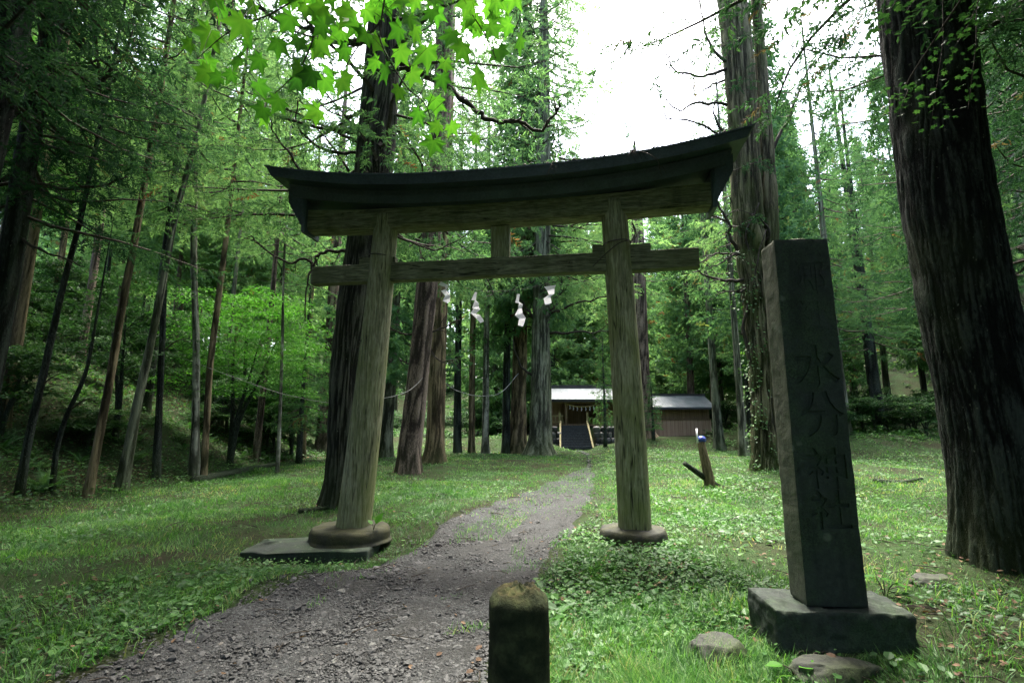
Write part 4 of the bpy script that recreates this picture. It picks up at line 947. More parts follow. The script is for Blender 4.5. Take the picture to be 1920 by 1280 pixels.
# wires round the pillars
def ring(cx, z, r, tilt=.03, rad=.008):
    t = np.linspace(0, 2 * pi, 40); return MB().tube(np.stack([cx + r * np.cos(t), r * np.sin(t), z + tilt * np.cos(t) * 1.0], -1), rad, 6, caps=False)
ring(-1.655, 3.97, .192, -.02).build('wire', M_WIRE, torii)
wr = ring(1.785, 3.985, .197, .02); wr.tube(curve([(1.95, -.12, 4.0), (1.80, -.20, 3.93), (1.62, -.16, 3.80), (1.45, -.085, 3.66)], 20), .007, 5)
wr.tube(curve([(1.97, .02, 4.02), (2.06, -.04, 4.09), (2.0, -.06, 4.28), (2.04, -.02, 4.12), (1.97, 0, 4.0)], 20), .007, 5)
wr.build('wire', M_WIRE, torii)
# debris on the roof ridge: separate things that lie on the gate
def tp(x, y, z):
    a = atan(-.15); return np.array((-.31 + x * cos(a) - y * sin(a), 6.93 + x * sin(a) + y * cos(a), z))
mb = MB(); q = np.random.RandomState(3)
for i in range(520):
    x = q.normal(2.0, .75) if i % 3 == 0 else q.uniform(-3.1, 3.3); x = float(np.clip(x, -3.2, 3.4)); y = q.uniform(-.46, -.1); z = 5.03 + curvez(x) + .10 * (1 - abs(y) / .47)
    L = q.uniform(.05, .16) * (1.8 if abs(x - 2.1) < .9 else .8); a = q.rand() * 6.3; e = q.uniform(-.1, .45); p0 = tp(x, y, z)
    d = np.array((cos(a), sin(a), e)); mb.tube([p0, p0 + d * L * .5 + (0, 0, .01), p0 + d * L - (0, 0, .03 * L * 8 * (q.rand() < .4))], [.004, .003, .002], 3, caps=False)
for i in range(60):
    x = q.uniform(-3.2, 3.3); p0 = tp(x, q.uniform(-.46, -.35), 5.03 + curvez(x)); mb.inst(*ico(), p0[None], np.eye(3)[None], np.array([[q.uniform(.012, .035)] * 3]))
tag(mb.build('roof_debris', M_TWIG), 'needles, twigs and bits of moss lying on top of the gate lintel', 'debris', kind='stuff')
for pts, lab in (([(2.02, -.40, 5.09), (2.12, -.49, 5.08), (2.30, -.52, 4.93), (2.36, -.51, 4.70)], 'long dead twig dangling over the right part of the gate lintel'),
                 ([(.98, -.40, 5.06), (.95, -.49, 5.03), (.90, -.52, 4.90), (.84, -.51, 4.80)], 'thin dead twig hanging over the lintel near the gate middle'),
                 ([(2.10, -.42, 5.10), (2.0, -.50, 5.08), (1.93, -.54, 4.99)], 'short pale twig hooked on the lintel edge next to the long one')):
    pp = curve([tp(*p_) for p_ in pts], 16); mt = MB().tube(pp, np.linspace(.008, .003, 16), 5)
    for i in (4, 7, 9, 12): mt.tube([pp[i], pp[i] + np.array((.05, -.01, -.03)), pp[i] + np.array((.08, -.01, -.11))], [.004, .003, .002], 4)
    tag(mt.build('dead_twig', M_TWIG), lab, 'twig')
# slab beside the left pillar
a_ = tp(-2.30, -.30, 0)
sb = MB(); V, Fc = icosub(5); V = np.sign(V) * np.abs(V) ** .22; V = V / np.abs(V).max(0) * np.array((.80, .44, .10)); V += .02 * noise(V[:, 0] * 5, V[:, 1] * 5, V[:, 2] * 5, 8)[:, None]; V[:, 0] += .05 * noise(V[:, 1] * 6, 0, 0, 9)
sb.add(V, Fc); o = sb.build('stone_slab', S_MON, smooth=True, loc=(a_[0], a_[1], -.125)); o.rotation_euler.z = .03
tag(o, 'long flat mossy slab in the grass beside the left pillar base', 'stone')

# paper streamers on a thin cord under the tie beam
M_PAPER = mat('white_paper', lambda t, o: (lambda b, tr, m: (tr.inputs[0].__setattr__('default_value', (.85, .85, .87, 1)), m.inputs[0].__setattr__('default_value', .5), t.links.new(b.outputs[0], m.inputs[1]), t.links.new(tr.outputs[0], m.inputs[2]), t.links.new(m.outputs[0], o.inputs[0])))(surf(t, o, (.82, .82, .84), .7), N(t, "ShaderNodeBsdfTranslucent"), N(t, "ShaderNodeMixShader")))
cord = curve([tp(-1.60, 0, 3.80), tp(-.85, 0, 3.60), tp(-.62, 0, 3.545), tp(-.14, 0, 3.40), tp(.42, 0, 3.40), tp(.98, 0, 3.50), tp(1.20, 0, 3.57), tp(1.72, 0, 3.80)], 60)
tag(MB().tube(cord, .0035, 5).build('cord', M_WIRE), 'thin sagging cord strung between the gate pillars, holding paper streamers', 'cord')
def streamer(px, label, lean, th=.002):
    """px: photo outline as a list of (left, right) edge pixel pairs going down"""
    Yl = 6.93
    rows = []
    for (ul, vl), (ur, vr) in px:
        row = []
        for u, v in ((ul, vl), (ur, vr)):
            a, y, z = ray(u, v); t_ = (6.93 - .15 * -.31 * -1 * 0 - .15 * 0) / y
            for _ in range(8): t_ = (6.93 - .15 * (a * t_ + .31)) / y
            row.append(np.array((a * t_, y * t_, HC + z * t_)))
        rows.append(row)
    mb_ = MB(); off = .012
    for i in range(len(rows) - 1):
        l0, r0 = rows[i]; l1, r1 = rows[i + 1]; s_ = off if i % 2 else -off
        v = np.array([l0 + (0, -s_, 0), r0 + (0, -s_, 0), r1 + (0, s_, 0), l1 + (0, s_, 0)]); v2 = v + np.array((0, th, 0))
        mb_.add(np.vstack([v, v2]), np.array([(0, 1, 2, 3), (7, 6, 5, 4), (0, 4, 5, 1), (1, 5, 6, 2), (2, 6, 7, 3), (3, 7, 4, 0)]))
    tag(mb_.build('paper_streamer', M_PAPER, smooth=False), label, 'paper streamer', 'paper streamers under the gate')
def z2(L): return [tuple((780 + x / 5.334, 480 + y / 5.334) for x, y in pr) for pr in L]
streamer(z2([((228, 285), (248, 252)), ((290, 310), (318, 290)), ((300, 330), (325, 310)), ((252, 350), (300, 335)), ((290, 395), (340, 385)), ((268, 450), (342, 420)), ((300, 462), (340, 458))]), 'curled white zigzag paper streamer nearest the left pillar', 0)
streamer(z2([((590, 355), (610, 360)), ((552, 442), (598, 445)), ((590, 430), (628, 470)), ((562, 520), (625, 500)), ((575, 525), (640, 530)), ((548, 570), (600, 580)), ((600, 620), (645, 590)), ((645, 670), (682, 655))]), 'long white paper streamer, second from the left pillar', 0)
streamer(z2([((1012, 375), (1040, 380)), ((992, 468), (1028, 472)), ((1030, 455), (1070, 480)), ((1020, 530), (1060, 520)), ((988, 590), (1066, 570)), ((1030, 630), (1098, 620)), ((1018, 690), (1072, 702))]), 'long straight white paper streamer, second from the right pillar', 0)
streamer(z2([((1282, 305), (1400, 288)), ((1310, 345), (1385, 330)), ((1330, 385), (1384, 375)), ((1275, 425), (1345, 405)), ((1290, 480), (1358, 465)), ((1300, 490), (1330, 486))]), 'folded white paper streamer blown sideways nearest the right pillar', 0)

# ------------------------------------------------------------------ stone pillar with carved characters
mon = empty('stone_pillar', (2.12, 3.62, .05), 'tall dark carved stone pillar on a square plinth right of the gate', 'monument', rot=-.08)
def rough_box(sx, sy, z0, z1, nd, amp, seed, taper=0, bev=.012, dish=0.0):
    """grid box with uneven faces"""
    mb_ = MB(); hx, hy, hz = sx / 2, sy / 2, (z1 - z0) / 2
    for ax in range(3):
        for sg in (-1, 1):
            dims = [hx, hy, hz]; o_ = [0, 1, 2]; o_.remove(ax); na, nb_ = [max(6, int(dims[k] * 2 / nd)) for k in o_]
            A, B_ = np.meshgrid(np.linspace(-1, 1, na), np.linspace(-1, 1, nb_), indexing='ij')
            P = np.zeros(A.shape + (3,)); P[..., o_[0]] = A * dims[o_[0]]; P[..., o_[1]] = B_ * dims[o_[1]]; P[..., ax] = sg * dims[ax]
            inner = np.array([max(1e-3, d_ - bev) for d_ in dims]); Q = np.clip(P, -inner, inner); D_ = P - Q; ln = np.linalg.norm(D_, axis=-1, keepdims=True)
            P = Q + D_ / np.maximum(ln, 1e-9) * np.minimum(ln, bev)
            s_ = np.sign(P[..., [ax]]) if False else None
            nrm = P / np.array(dims); nrm = nrm ** 5; nrm /= np.linalg.norm(nrm, axis=-1, keepdims=True) + 1e-9
            w_ = noise(P[..., 0] * 5, P[..., 1] * 5, P[..., 2] * 5, seed) * .6 + noise(P[..., 0] * 16, P[..., 1] * 16, P[..., 2] * 16, seed + 1) * .4 + .2 * noise(P[..., 0] * 45, P[..., 1] * 45, P[..., 2] * 45, seed + 2)
            P = P + nrm * (w_ * amp)[..., None]
            k_ = 1 - taper * (P[..., 2] + hz) / (2 * hz); P[..., 0] *= k_; P[..., 1] *= k_
            P[..., 2] += z0 + hz
            idx = np.arange(na * nb_).reshape(na, nb_); f = np.stack([idx[:-1, :-1], idx[1:, :-1], idx[1:, 1:], idx[:-1, 1:]], -1).reshape(-1, 4)
            flip = (sg < 0) != (ax == 1)
            mb_.add(P.reshape(-1, 3), f[:, ::-1] if flip else f, 0)
    return mb_
rough_box(.86, .46, -.30, .30, .014, .034, 90, bev=.02).build('plinth', S_MON, mon)
sh = rough_box(.385, .24, .296, 2.79, .02, .006, 93, taper=.02, bev=.010)
V = np.concatenate(sh.v)
sh.v = [V]; 
sh.v[0][:, 1] -= .03; sh.v[0][:, 0] -= .008
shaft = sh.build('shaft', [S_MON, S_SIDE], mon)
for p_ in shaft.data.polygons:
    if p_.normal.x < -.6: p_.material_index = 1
# carving: characters cut as boolean-free relief: recessed strokes shown by dark inset solids set 3 mm proud with sunken faces
M_CUT = mat('carved_stroke', lambda t, o: surf(t, o, ramp(t, noise_n(t, 30, 5), [(.3, (.008, .011, .009)), (.7, (.024, .031, .026))]), .9))
def char(txt, zc, size, wgt=.010, xo=0.0, tilt=0, m=None):
    c = bpy.data.curves.new('carving', 'FONT'); c.body = txt; c.size = size; c.align_x = 'CENTER'; c.align_y = 'CENTER'; c.extrude = .02; c.offset = wgt; c.resolution_u = 4
    o_ = bpy.data.objects.new('carving', c); sc.collection.objects.link(o_)
    dg = bpy.context.evaluated_depsgraph_get(); me = bpy.data.meshes.new_from_object(o_.evaluated_get(dg)); bpy.data.objects.remove(o_)
    return me
def carve():
    """cut the writing into the shaft's front with a boolean, then drop the cutter"""
    parts = [('郷', 2.50, .26, .0), ('社', 2.22, .24, .0), ('水', 1.86, .31, .006), ('八', 1.60, .31, .006), ('刀', 1.465, .24, .005), ('神', 1.17, .29, .003), ('社', .90, .27, .003)]
    out = []
    for ch, zc, size, wg in parts:
        me = char(ch, zc, size, wg); bm = bmesh.new(); bm.from_mesh(me)
        bmesh.ops.remove_doubles(bm, verts=bm.verts, dist=1e-5); bmesh.ops.recalc_face_normals(bm, faces=bm.faces); bm.to_mesh(me); bm.free()
        co = np.zeros(len(me.vertices) * 3); me.vertices.foreach_get('co', co); co = co.reshape(-1, 3)
        cx, cy = (co[:, 0].min() + co[:, 0].max()) / 2, (co[:, 1].min() + co[:, 1].max()) / 2
        new = np.stack([(co[:, 0] - cx) * .98 + .01, np.where(co[:, 2] > 0, -.19, -.150 + (.007 if zc > 2 else .018)), (co[:, 1] - cy) * (.62 if ch == '八' else .85 if ch == '刀' else 1) + zc], -1)
        me.vertices.foreach_set('co', new.ravel().astype(np.float32)); me.update(); me.materials.clear(); me.materials.append(S_MON if zc > 2 else M_CUT); out.append(me)
    return out
import bmesh
bm = bmesh.new(); bm.from_mesh(shaft.data); bmesh.ops.remove_doubles(bm, verts=bm.verts, dist=2e-3); bmesh.ops.recalc_face_normals(bm, faces=bm.faces); bm.to_mesh(shaft.data); bm.free()
for cm in carve():
    cut = bpy.data.objects.new('cutter', cm); sc.collection.objects.link(cut); cut.parent = mon
    bo = shaft.modifiers.new('cut', 'BOOLEAN'); bo.operation = 'DIFFERENCE'; bo.object = cut; bo.solver = 'EXACT'; bo.use_self = True
    bpy.context.view_layer.update()
    nm = bpy.data.meshes.new_from_object(shaft.evaluated_get(bpy.context.evaluated_depsgraph_get()))
    print('carved', len(shaft.data.polygons), len(nm.polygons), len(cm.polygons))
    shaft.modifiers.clear()
    if len(nm.polygons) > 2000: shaft.data = nm
    bpy.data.objects.remove(cut)
for p_ in shaft.data.polygons: p_.use_smooth = False
# moss tuft caps on the shaft top
V, Fc = icosub(3); V = V * np.array((.15, .11, .028)); V += .02 * noise(V[:, 0] * 20, V[:, 1] * 20, V[:, 2] * 20, 9)[:, None]; 
MB().add(V + (-.02, 0, 2.795), Fc).build('moss_cap', mstone('moss', (.05, .05, .03), (.04, .05, .02), .8, False), mon)

# ------------------------------------------------------------------ mossy bollard in the foreground
def bollard():
    n, sd = 80, 64; t = np.linspace(0, 1, n); z = -.25 + t * 1.235; th = np.arange(sd) * 2 * pi / sd
    r = .100 * (1 - .03 * t); rr = np.where(z > .945, r * np.sqrt(np.clip(1 - ((z - .945) / .042) ** 2 * .5, 0, 1)), r)
    sq = 1 / (np.abs(np.cos(th)) ** 5 + np.abs(np.sin(th)) ** 5) ** .2
    R = rr[:, None] * (1 + .25 * (sq - 1))[None] * (1 + .02 * noise(np.cos(th)[None] * 3, np.sin(th)[None] * 3, z[:, None] * 6, 3) + .015 * noise(np.cos(th)[None] * 11, np.sin(th)[None] * 11, z[:, None] * 25, 4))
    V = np.stack([R * np.cos(th), R * np.sin(th), z[:, None] + .010 * noise(R * np.cos(th) * 30, R * np.sin(th) * 30, 0, 7) * (z[:, None] > .9)], -1)
    i = np.arange(n - 1)[:, None] * sd; j = np.arange(sd)[None]; k = (j + 1) % sd
    mb_ = MB().add(V.reshape(-1, 3), np.stack([i + j, i + k, i + sd + k, i + sd + j], -1).reshape(-1, 4))
    # rough top, rings shrinking to the middle
    q_ = np.linspace(1, 0.02, 14)[:, None]; Rt = R[-1][None] * q_; Vt = np.stack([Rt * np.cos(th), Rt * np.sin(th), V[-1, :, 2][None] * 1 + .014 * (1 - q_ ** 2) + (.012 * noise(Rt * np.cos(th) * 40, Rt * np.sin(th) * 40, 0, 8) + .008 * noise(Rt * np.cos(th) * 110, Rt * np.sin(th) * 110, 0, 9)) * np.minimum(1, (1 - q_) * 6)], -1)
    m = len(q_); i = np.arange(m - 1)[:, None] * sd
    mb_.add(Vt.reshape(-1, 3), [np.stack([i + j, i + k, i + sd + k, i + sd + j], -1).reshape(-1, 4), (np.arange(sd) + (m - 1) * sd)[None]])
    return mb_
def boll_mat(t, out):
    n1 = noise_n(t, 16, 7, .7); n2 = noise_n(t, 60, 5, .7)
    ge = N(t, "ShaderNodeNewGeometry"); sp = N(t, "ShaderNodeSeparateXYZ"); t.links.new(ge.outputs['Normal'], sp.inputs[0])
    side = ramp(t, n1, [(.3, (.010, .014, .008)), (.5, (.028, .036, .018)), (.7, (.065, .080, .035))])
    top = ramp(t, n1, [(.3, (.010, .009, .005)), (.5, (.026, .021, .009)), (.7, (.045, .040, .013))])
    f_ = ramp(t, sp.outputs[2], [(.55, (0, 0, 0)), (.95, (.8, .8, .8))])
    surf(t, out, mixc(t, f_, side, top), .95, n1, .9, .012, .1, bump2=n2, b2=.7, b2d=.005)
bd = bollard().build('bollard', mat('mossy_bollard', boll_mat), loc=(.022, 1.76, -.015))
bd.rotation_euler.z = .2
tag(bd, 'thick dark mossy topped post standing in the foreground at the track edge', 'bollard')

# rocks
def rock(u, v, size, label, seed, z0=0, rot=0, m=None):
    g = ground(u, v); V, Fc = icosub(4); V = V * (1 + .16 * noise(V[:, 0] * 1.6, V[:, 1] * 1.6, V[:, 2] * 1.6, seed) + .06 * noise(V[:, 0] * 5, V[:, 1] * 5, V[:, 2] * 5, seed + 1))[:, None]
    V[:, 2] = np.minimum(V[:, 2], .62 + .1 * noise(V[:, 0] * 2, V[:, 1] * 2, 0, seed)); o_ = MB().add(V * np.array(size), Fc).build('rock', m or S_ROCK, loc=(g[0], g[1], g[2] + z0)); o_.rotation_euler.z = rot
    tag(o_, label, 'rock')
rock(1345, 1235, (.19, .15, .15), 'mossy broken rock at the lower left corner of the plinth', 11, .02, .3)
rock(1562, 1262, (.26, .13, .11), 'low flat dark rock in front of the plinth', 12, .0, .05)
rock(1745, 1095, (.20, .15, .12), 'rounded grey green rock in weeds behind the plinth right side', 13, 0, .2)
rock(1240, 985, (.05, .04, .03), 'small pale stone near the right pillar base', 14)
rock(315, 820, (.5, .4, .3), 'dark rock half buried on the left bank', 16)

# broad leaves beside the plinth and by the left pillar foot
def big_leaves(base, spec, label, stem=True):
    root = empty('leafy_plant', base, label, 'plant'); mbs = MB(); n = len(spec)
    tv = np.array([(0, 0, 0), (.22, -.34, .05), (.55, -.38, .03), (1, 0, -.10), (.55, .38, .03), (.22, .34, .05), (.3, 0, -.01), (.65, 0, -.02)], float)
    tf = np.array([(0, 1, 6), (1, 2, 6), (2, 7, 6), (2, 3, 7), (3, 4, 7), (4, 5, 6), (4, 6, 7), (5, 0, 6)])
    P = np.array([s_[:3] for s_ in spec]); D = np.array([(cos(s_[3]), sin(s_[3]), s_[4]) for s_ in spec]); S = np.array([s_[5] for s_ in spec])
    mbs.inst(tv, tf, P, frames(D), S, np.full(n, .8)); mbs.build('leaves', M_BROAD, root, smooth=False)
    st = MB()
    for p_ in P: st.tube([(0, 0, -.02), p_ * .5 + (0, 0, .02), p_], .004, 5)
    st.build('stem', M_TWIG, root)
b = ground(1660, 1120); big_leaves(b, [(0, 0, .14, .2, -.1, .15), (.06, -.03, .12, -.5, -.15, .13), (-.04, .03, .16, 2.6, -.1, .12)], 'broad bright leaves just behind the right side of the plinth')
b = ground(1500, 1275); big_leaves(b, [(0, 0, .07, .1, 0, .10), (.09, .02, .08, .3, -.1, .09), (-.09, 0, .08, 3, 0, .10), (.19, .03, .06, .4, -.1, .08)], 'low green leaves in front of the plinth by the flat rock')
b = tp(-1.50, -.22, .17); big_leaves(b, [(.03, 0, .05, .9, 1.6, .17), (.02, .02, .05, .2, .5, .12), (-.02, -.02, .05, 2.6, .9, .09)], 'small plant sprouting on the base stone of the left pillar')

# ------------------------------------------------------------------ stake with a blue cover in the clearing
g = ground(1328, 913); st = empty('wooden_stake', g, 'short wooden stake with blue cover and white rod in the sunny clearing', 'stake')
def rel(u, v, dy=0): return at(u, v, g[1] + dy) - g
MB().tube(curve([rel(1332, 915), rel(1326, 880), rel(1319, 850), rel(1314, 826)], 14), np.linspace(.14, .085, 14), 14, wob=.04).build('post', B_TAN, st)
MB().tube(curve([rel(1283, 868, -.3), rel(1300, 880, -.15), rel(1318, 893, 0), rel(1346, 912, .2)], 14), np.linspace(.055, .08, 14), 12, wob=.05).build('brace', B_DARK, st)
V, Fc = icosub(3); V = V * (1 + .12 * noise(V[:, 0] * 3, V[:, 1] * 3, V[:, 2] * 3, 5))[:, None] * np.array((.115, .10, .095))
MB().add(V + rel(1315, 824), Fc).build('cover', mat('blue_sheet', lambda t, o: surf(t, o, (.02, .045, .22), .4, noise_n(t, 20, 4), .6, .02)), st)
MB().tube([rel(1308, 830, -.12), rel(1306, 803, -.12)], .022, 10).build('rod', mat('white_rod', lambda t, o: surf(t, o, (.8, .8, .8), .5)), st)

# ------------------------------------------------------------------ shrine hall, stairs, annex
def plank_mat(name, c0, c1, w_=.25, axis='X'):
    def bld(t, out):
        tc = N(t, "ShaderNodeTexCoord"); wv = N(t, "ShaderNodeTexWave", wave_type='BANDS', bands_direction=axis, wave_profile='SAW'); wv.inputs['Scale'].default_value = 1 / w_ / 2 / pi * 2 * pi * .5 / pi * 2
        wv.inputs['Scale'].default_value = .314 / w_
        t.links.new(tc.outputs['Object'], wv.inputs['Vector'])
        gap = ramp(t, wv.outputs['Fac'], [(0, (0, 0, 0)), (.05, (1, 1, 1)), (.95, (1, 1, 1)), (1, (0, 0, 0))])
        n = noise_n(t, 9, 6, .7, (1, 1, .08)); n2 = noise_n(t, .9, 3, .6, (4, 1, .1))
        c = mixc(t, .5, ramp(t, n, [(.3, c0), (.7, c1)]), ramp(t, n2, [(.35, c0), (.65, c1)]))
        c = mixc(t, gap, np.array(c0) * .2, c)
        surf(t, out, c, .8, gap, .5, .02, .2)
    return mat(name, bld)
P_RED = plank_mat('red_brown_boards', (.26, .165, .11), (.46, .32, .23), .28)
P_BRN = plank_mat('brown_wall_boards', (.12, .08, .048), (.24, .165, .10), .3)
W_TIM = mat('old_timber', lambda t, o: surf(t, o, ramp(t, noise_n(t, 12, 5, .6, (1, 1, .2)), [(.3, (.09, .06, .035)), (.7, (.19, .14, .08))]), .8))
W_YEL = mat('pale_new_timber', lambda t, o: surf(t, o, ramp(t, noise_n(t, 10, 5, .6, (1, 1, .3)), [(.3, (.14, .125, .055)), (.7, (.28, .25, .12))]), .7))
def metal_roof(t, out):
    tc = N(t, "ShaderNodeTexCoord"); wv = N(t, "ShaderNodeTexWave", wave_type='BANDS', bands_direction='X'); wv.inputs['Scale'].default_value = .8; t.links.new(tc.outputs['Object'], wv.inputs['Vector'])
    s_ = ramp(t, wv.outputs['Fac'], [(0, (1, 1, 1)), (.04, (0, 0, 0))]); n = noise_n(t, 1.5, 5, .7)
    surf(t, out, ramp(t, n, [(.3, (.10, .12, .13)), (.7, (.18, .205, .215))]), .5, s_, .5, .02, .4)
M_TIN = mat('pale_metal_roof', metal_roof); M_DK = mat('dark_roof_edge', lambda t, o: surf(t, o, (.05, .05, .055), .5))
def gable(x0, x1, y0, yr, y1, ze, zr, th=.10):
    mb_ = MB()
    for ya, yb in ((y0, yr), (y1, yr)):
        a = np.array([(x0, ya, ze), (x1, ya, ze), (x1, yb, zr), (x0, yb, zr)], float); b_ = a + (0, 0, th)
        mb_.add(np.vstack([a, b_]), np.array([(0, 3, 2, 1), (4, 5, 6, 7), (0, 1, 5, 4), (1, 2, 6, 5), (2, 3, 7, 6), (3, 0, 4, 7)]))
    return mb_
hall = empty('shrine_hall', (4.8, 34.6, 1.5), 'old wooden shrine hall with pale metal roof behind the dark stairs', 'building')
hx, hy, hz = 4.8, 34.6, 1.5
def L(o_): return np.array(o_) - (hx, hy, hz)
def lb(mb_, c, s_, **k): return mb_.box(L(c), s_, **k)
rm = gable(2.3 - hx, 9.3 - hx, 0.2, 3.6, 7.2, 1.72, 2.75)
rm.build('roof', M_TIN, hall, smooth=False)
lb(lb(MB(), (5.8, 34.78, 3.21), (7.1, .10, .16)), (5.8, 38.2, 4.42), (7.2, .45, .24)).build('roof_edge', M_DK, hall, smooth=False)
wl = MB()
lb(wl, (5.8, 40.4, 2.4), (6.1, .12, 1.9)); lb(wl, (2.76, 38.4, 2.4), (.12, 3.9, 1.9)); lb(wl, (8.84, 38.4, 2.4), (.12, 3.9, 1.9))
lb(wl, (3.15, 36.4, 2.35), (.75, .12, 1.75)); lb(wl, (7.5, 36.4, 2.35), (2.5, .12, 1.75)); lb(wl, (4.85, 37.2, 2.3), (2.7, .12, 1.6))
wl.build('wall', P_BRN, hall, smooth=False)
lb(MB(), (5.8, 37.6, 1.56), (6.3, 5.4, .14)).build('floor', W_TIM, hall, smooth=False)
for x in (2.75, 3.75, 5.95, 8.7): lb(MB(), (x, 35.1, 2.39), (.16, .16, 1.72)).build('post', W_TIM, hall, smooth=False)
lb(MB(), (5.8, 35.1, 3.12), (6.1, .14, .20)).build('beam', W_TIM, hall, smooth=False)
for xa, xb in ((2.7, 3.55), (6.1, 8.8)):
    rl = MB(); lb(rl, ((xa + xb) / 2, 34.9, 2.18), (xb - xa, .07, .07)); lb(rl, ((xa + xb) / 2, 34.9, 1.76), (xb - xa, .06, .06))
    for x in np.arange(xa + .08, xb, .22): lb(rl, (x, 34.9, 1.97), (.045, .045, .36))
    rl.build('railing', W_YEL, hall, smooth=False)
sr = curve([L((3.85, 35.0, 2.98)), L((4.3, 34.98, 2.84)), L((4.85, 34.97, 2.80)), L((5.4, 34.98, 2.84)), L((5.9, 35.0, 2.98))], 24)
ro = MB().tube(sr, .035, 8).build('straw_rope', mat('straw', lambda t, o: surf(t, o, (.32, .26, .12), .9)), hall)
for i in range(2, 23, 3):
    p_ = sr[i]; s_ = MB()
    for k in range(3): s_.box(p_ + (.03 * (k % 2), -.03, -.07 - k * .085), (.05, .008, .085))
    s_.build('paper_streamer', M_PAPER, ro, smooth=False)
sta = empty('stairs', (4.16, 33.9, 0), 'dark steep stairs with pale side boards up to the shrine hall', 'stairs')
tr = MB()
for i in range(9):
    z = .04 + (i + 1) * .165; tr.box((0, -.95 + i * .125 + .45, z / 2 + .0), (2.0, .9 if i < 8 else .5, z)) if False else tr.box((0, -.9 + i * .13, z - .09), (2.0 - .035 * i, .16, .18))
tr.build('treads', mat('dark_wet_boards', lambda t, o: surf(t, o, ramp(t, noise_n(t, 8, 4), [(.3, (.018, .022, .026)), (.7, (.045, .052, .06))]), .6)), sta, smooth=False)
for sg in (-1, 1):
    a = np.array([(sg * 1.06, -1.05, -.1), (sg * (1.06 - .16), .32, 1.62)]); V = []
    for p_ in a:
        for dx, dz in ((-.05, 0), (.05, 0), (.05, .24), (-.05, .24)): V.append(p_ + (dx, 0, dz))
    sb_ = MB(); prism(np.array([V[:4], V[4:]]), mb=sb_); sb_.box((sg * .93, .36, 1.95), (.12, .12, .9)); sb_.build('side_board', W_YEL, sta, smooth=False)
# stone footing of the terrace
def footing(x0, x1, label):
    mb_ = MB(); V, Fc = icosub(2); q_ = np.random.RandomState(int(x0 * 10) + 50)
    x = x0
    for row in range(4):
        x = x0 + q_.uniform(0, .2)
        while x < x1:
            w__ = q_.uniform(.25, .5); vv = np.sign(V) * np.abs(V) ** .6 * (1 + .1 * noise(V[:, 0] * 2 + x, V[:, 1] * 2, V[:, 2] * 2 + row, 3))[:, None]
            mb_.add(vv * np.array((w__ / 2, .25, .21)) + (x + w__ / 2, 33.55 + .09 * row + q_.uniform(-.04, .04), .15 + row * .37), Fc, r=q_.rand()); x += w__ * .98
    tag(mb_.build('stone_wall', mat('wall_stones', stone_mat)), label, 'wall')
footing(1.2, 3.0, 'low rough stone wall left of the shrine stairs'); footing(5.35, 8.6, 'low rough stone wall right of the shrine stairs')
ann = empty('annex', (11.9, 36.2, .7), 'brown boarded annex with low pale metal roof right of the shrine hall', 'building')
hx, hy, hz = 11.9, 36.2, .7
gable(9.0 - hx, 14.5 - hx, -.25, 1.9, 4.2, 2.02, 2.98).build('roof', M_TIN, ann, smooth=False)
lb(lb(MB(), (11.75, 35.93, 2.70), (5.5, .09, .11)), (11.75, 38.1, 3.80), (5.6, .3, .16)).build('roof_edge', M_DK, ann, smooth=False)
wl = MB(); lb(wl, (11.7, 36.5, 2.30), (4.9, .12, .86)); lb(wl, (9.25, 38.1, 1.6), (.12, 3.2, 2.3)); lb(wl, (14.15, 38.1, 1.6), (.12, 3.2, 2.3)); lb(wl, (11.7, 39.8, 1.6), (4.9, .12, 2.3))
wl.build('wall', P_BRN, ann, smooth=False)
lb(MB(), (11.7, 36.38, 1.22), (5.1, .10, 1.42)).build('board_wall', P_RED, ann, smooth=False)
lb(MB(), (11.7, 36.30, 1.95), (5.1, .06, .07)).build('rail', W_TIM, ann, smooth=False)

# ------------------------------------------------------------------ cables and fallen things
def cable(pts, rad, label, m):
    tag(MB().tube(curve(pts, 60), rad, 6).build('cable', m), label, 'cable')
M_CAB = mat('pale_cable', lambda t, o: surf(t, o, (.20, .21, .19), .7))
cable([at(300, 655, 15), at(480, 722, 13.5), at(560, 745, 13), at(640, 757, 12.6), at(700, 750, 12.6), at(765, 733, 14), at(800, 700, 16.5)], .006, 'pale cable sagging between the left bank and the reddish cedar', M_CAB)
cable([at(812, 690, 21), at(840, 722, 21.5), at(870, 737, 22), at(905, 742, 23), at(940, 735, 25), at(972, 700, 27)], .014, 'thin rope sagging between tan cedars in the gate opening', M_CAB)
def fallen(u0, v0, u1, v1, r_, label, m=B_DARK):
    a, b_ = ground(u0, v0), ground(u1, v1); mid = (a + b_) / 2; mid[2] = float(H(mid[0], mid[1])) + .03; a[2] += .04; b_[2] += .05
    tag(MB().tube(curve([a, mid, b_], 14), np.linspace(r_, r_ * .5, 14), 8, wob=.12).build('fallen_branch', m), label, 'branch')
fallen(365, 905, 520, 872, .16, 'dark rotting log along the foot of the left bank')
fallen(1225, 1110, 1290, 1055, .012, 'thin bent stick in the grass right of the track', B_TAN)
fallen(560, 962, 640, 950, .05, 'dark broken root piece at the foot of the huge cedar')
fallen(1640, 905, 1730, 900, .07, 'small dark brush pile stick in the creepers right of the stone pillar')

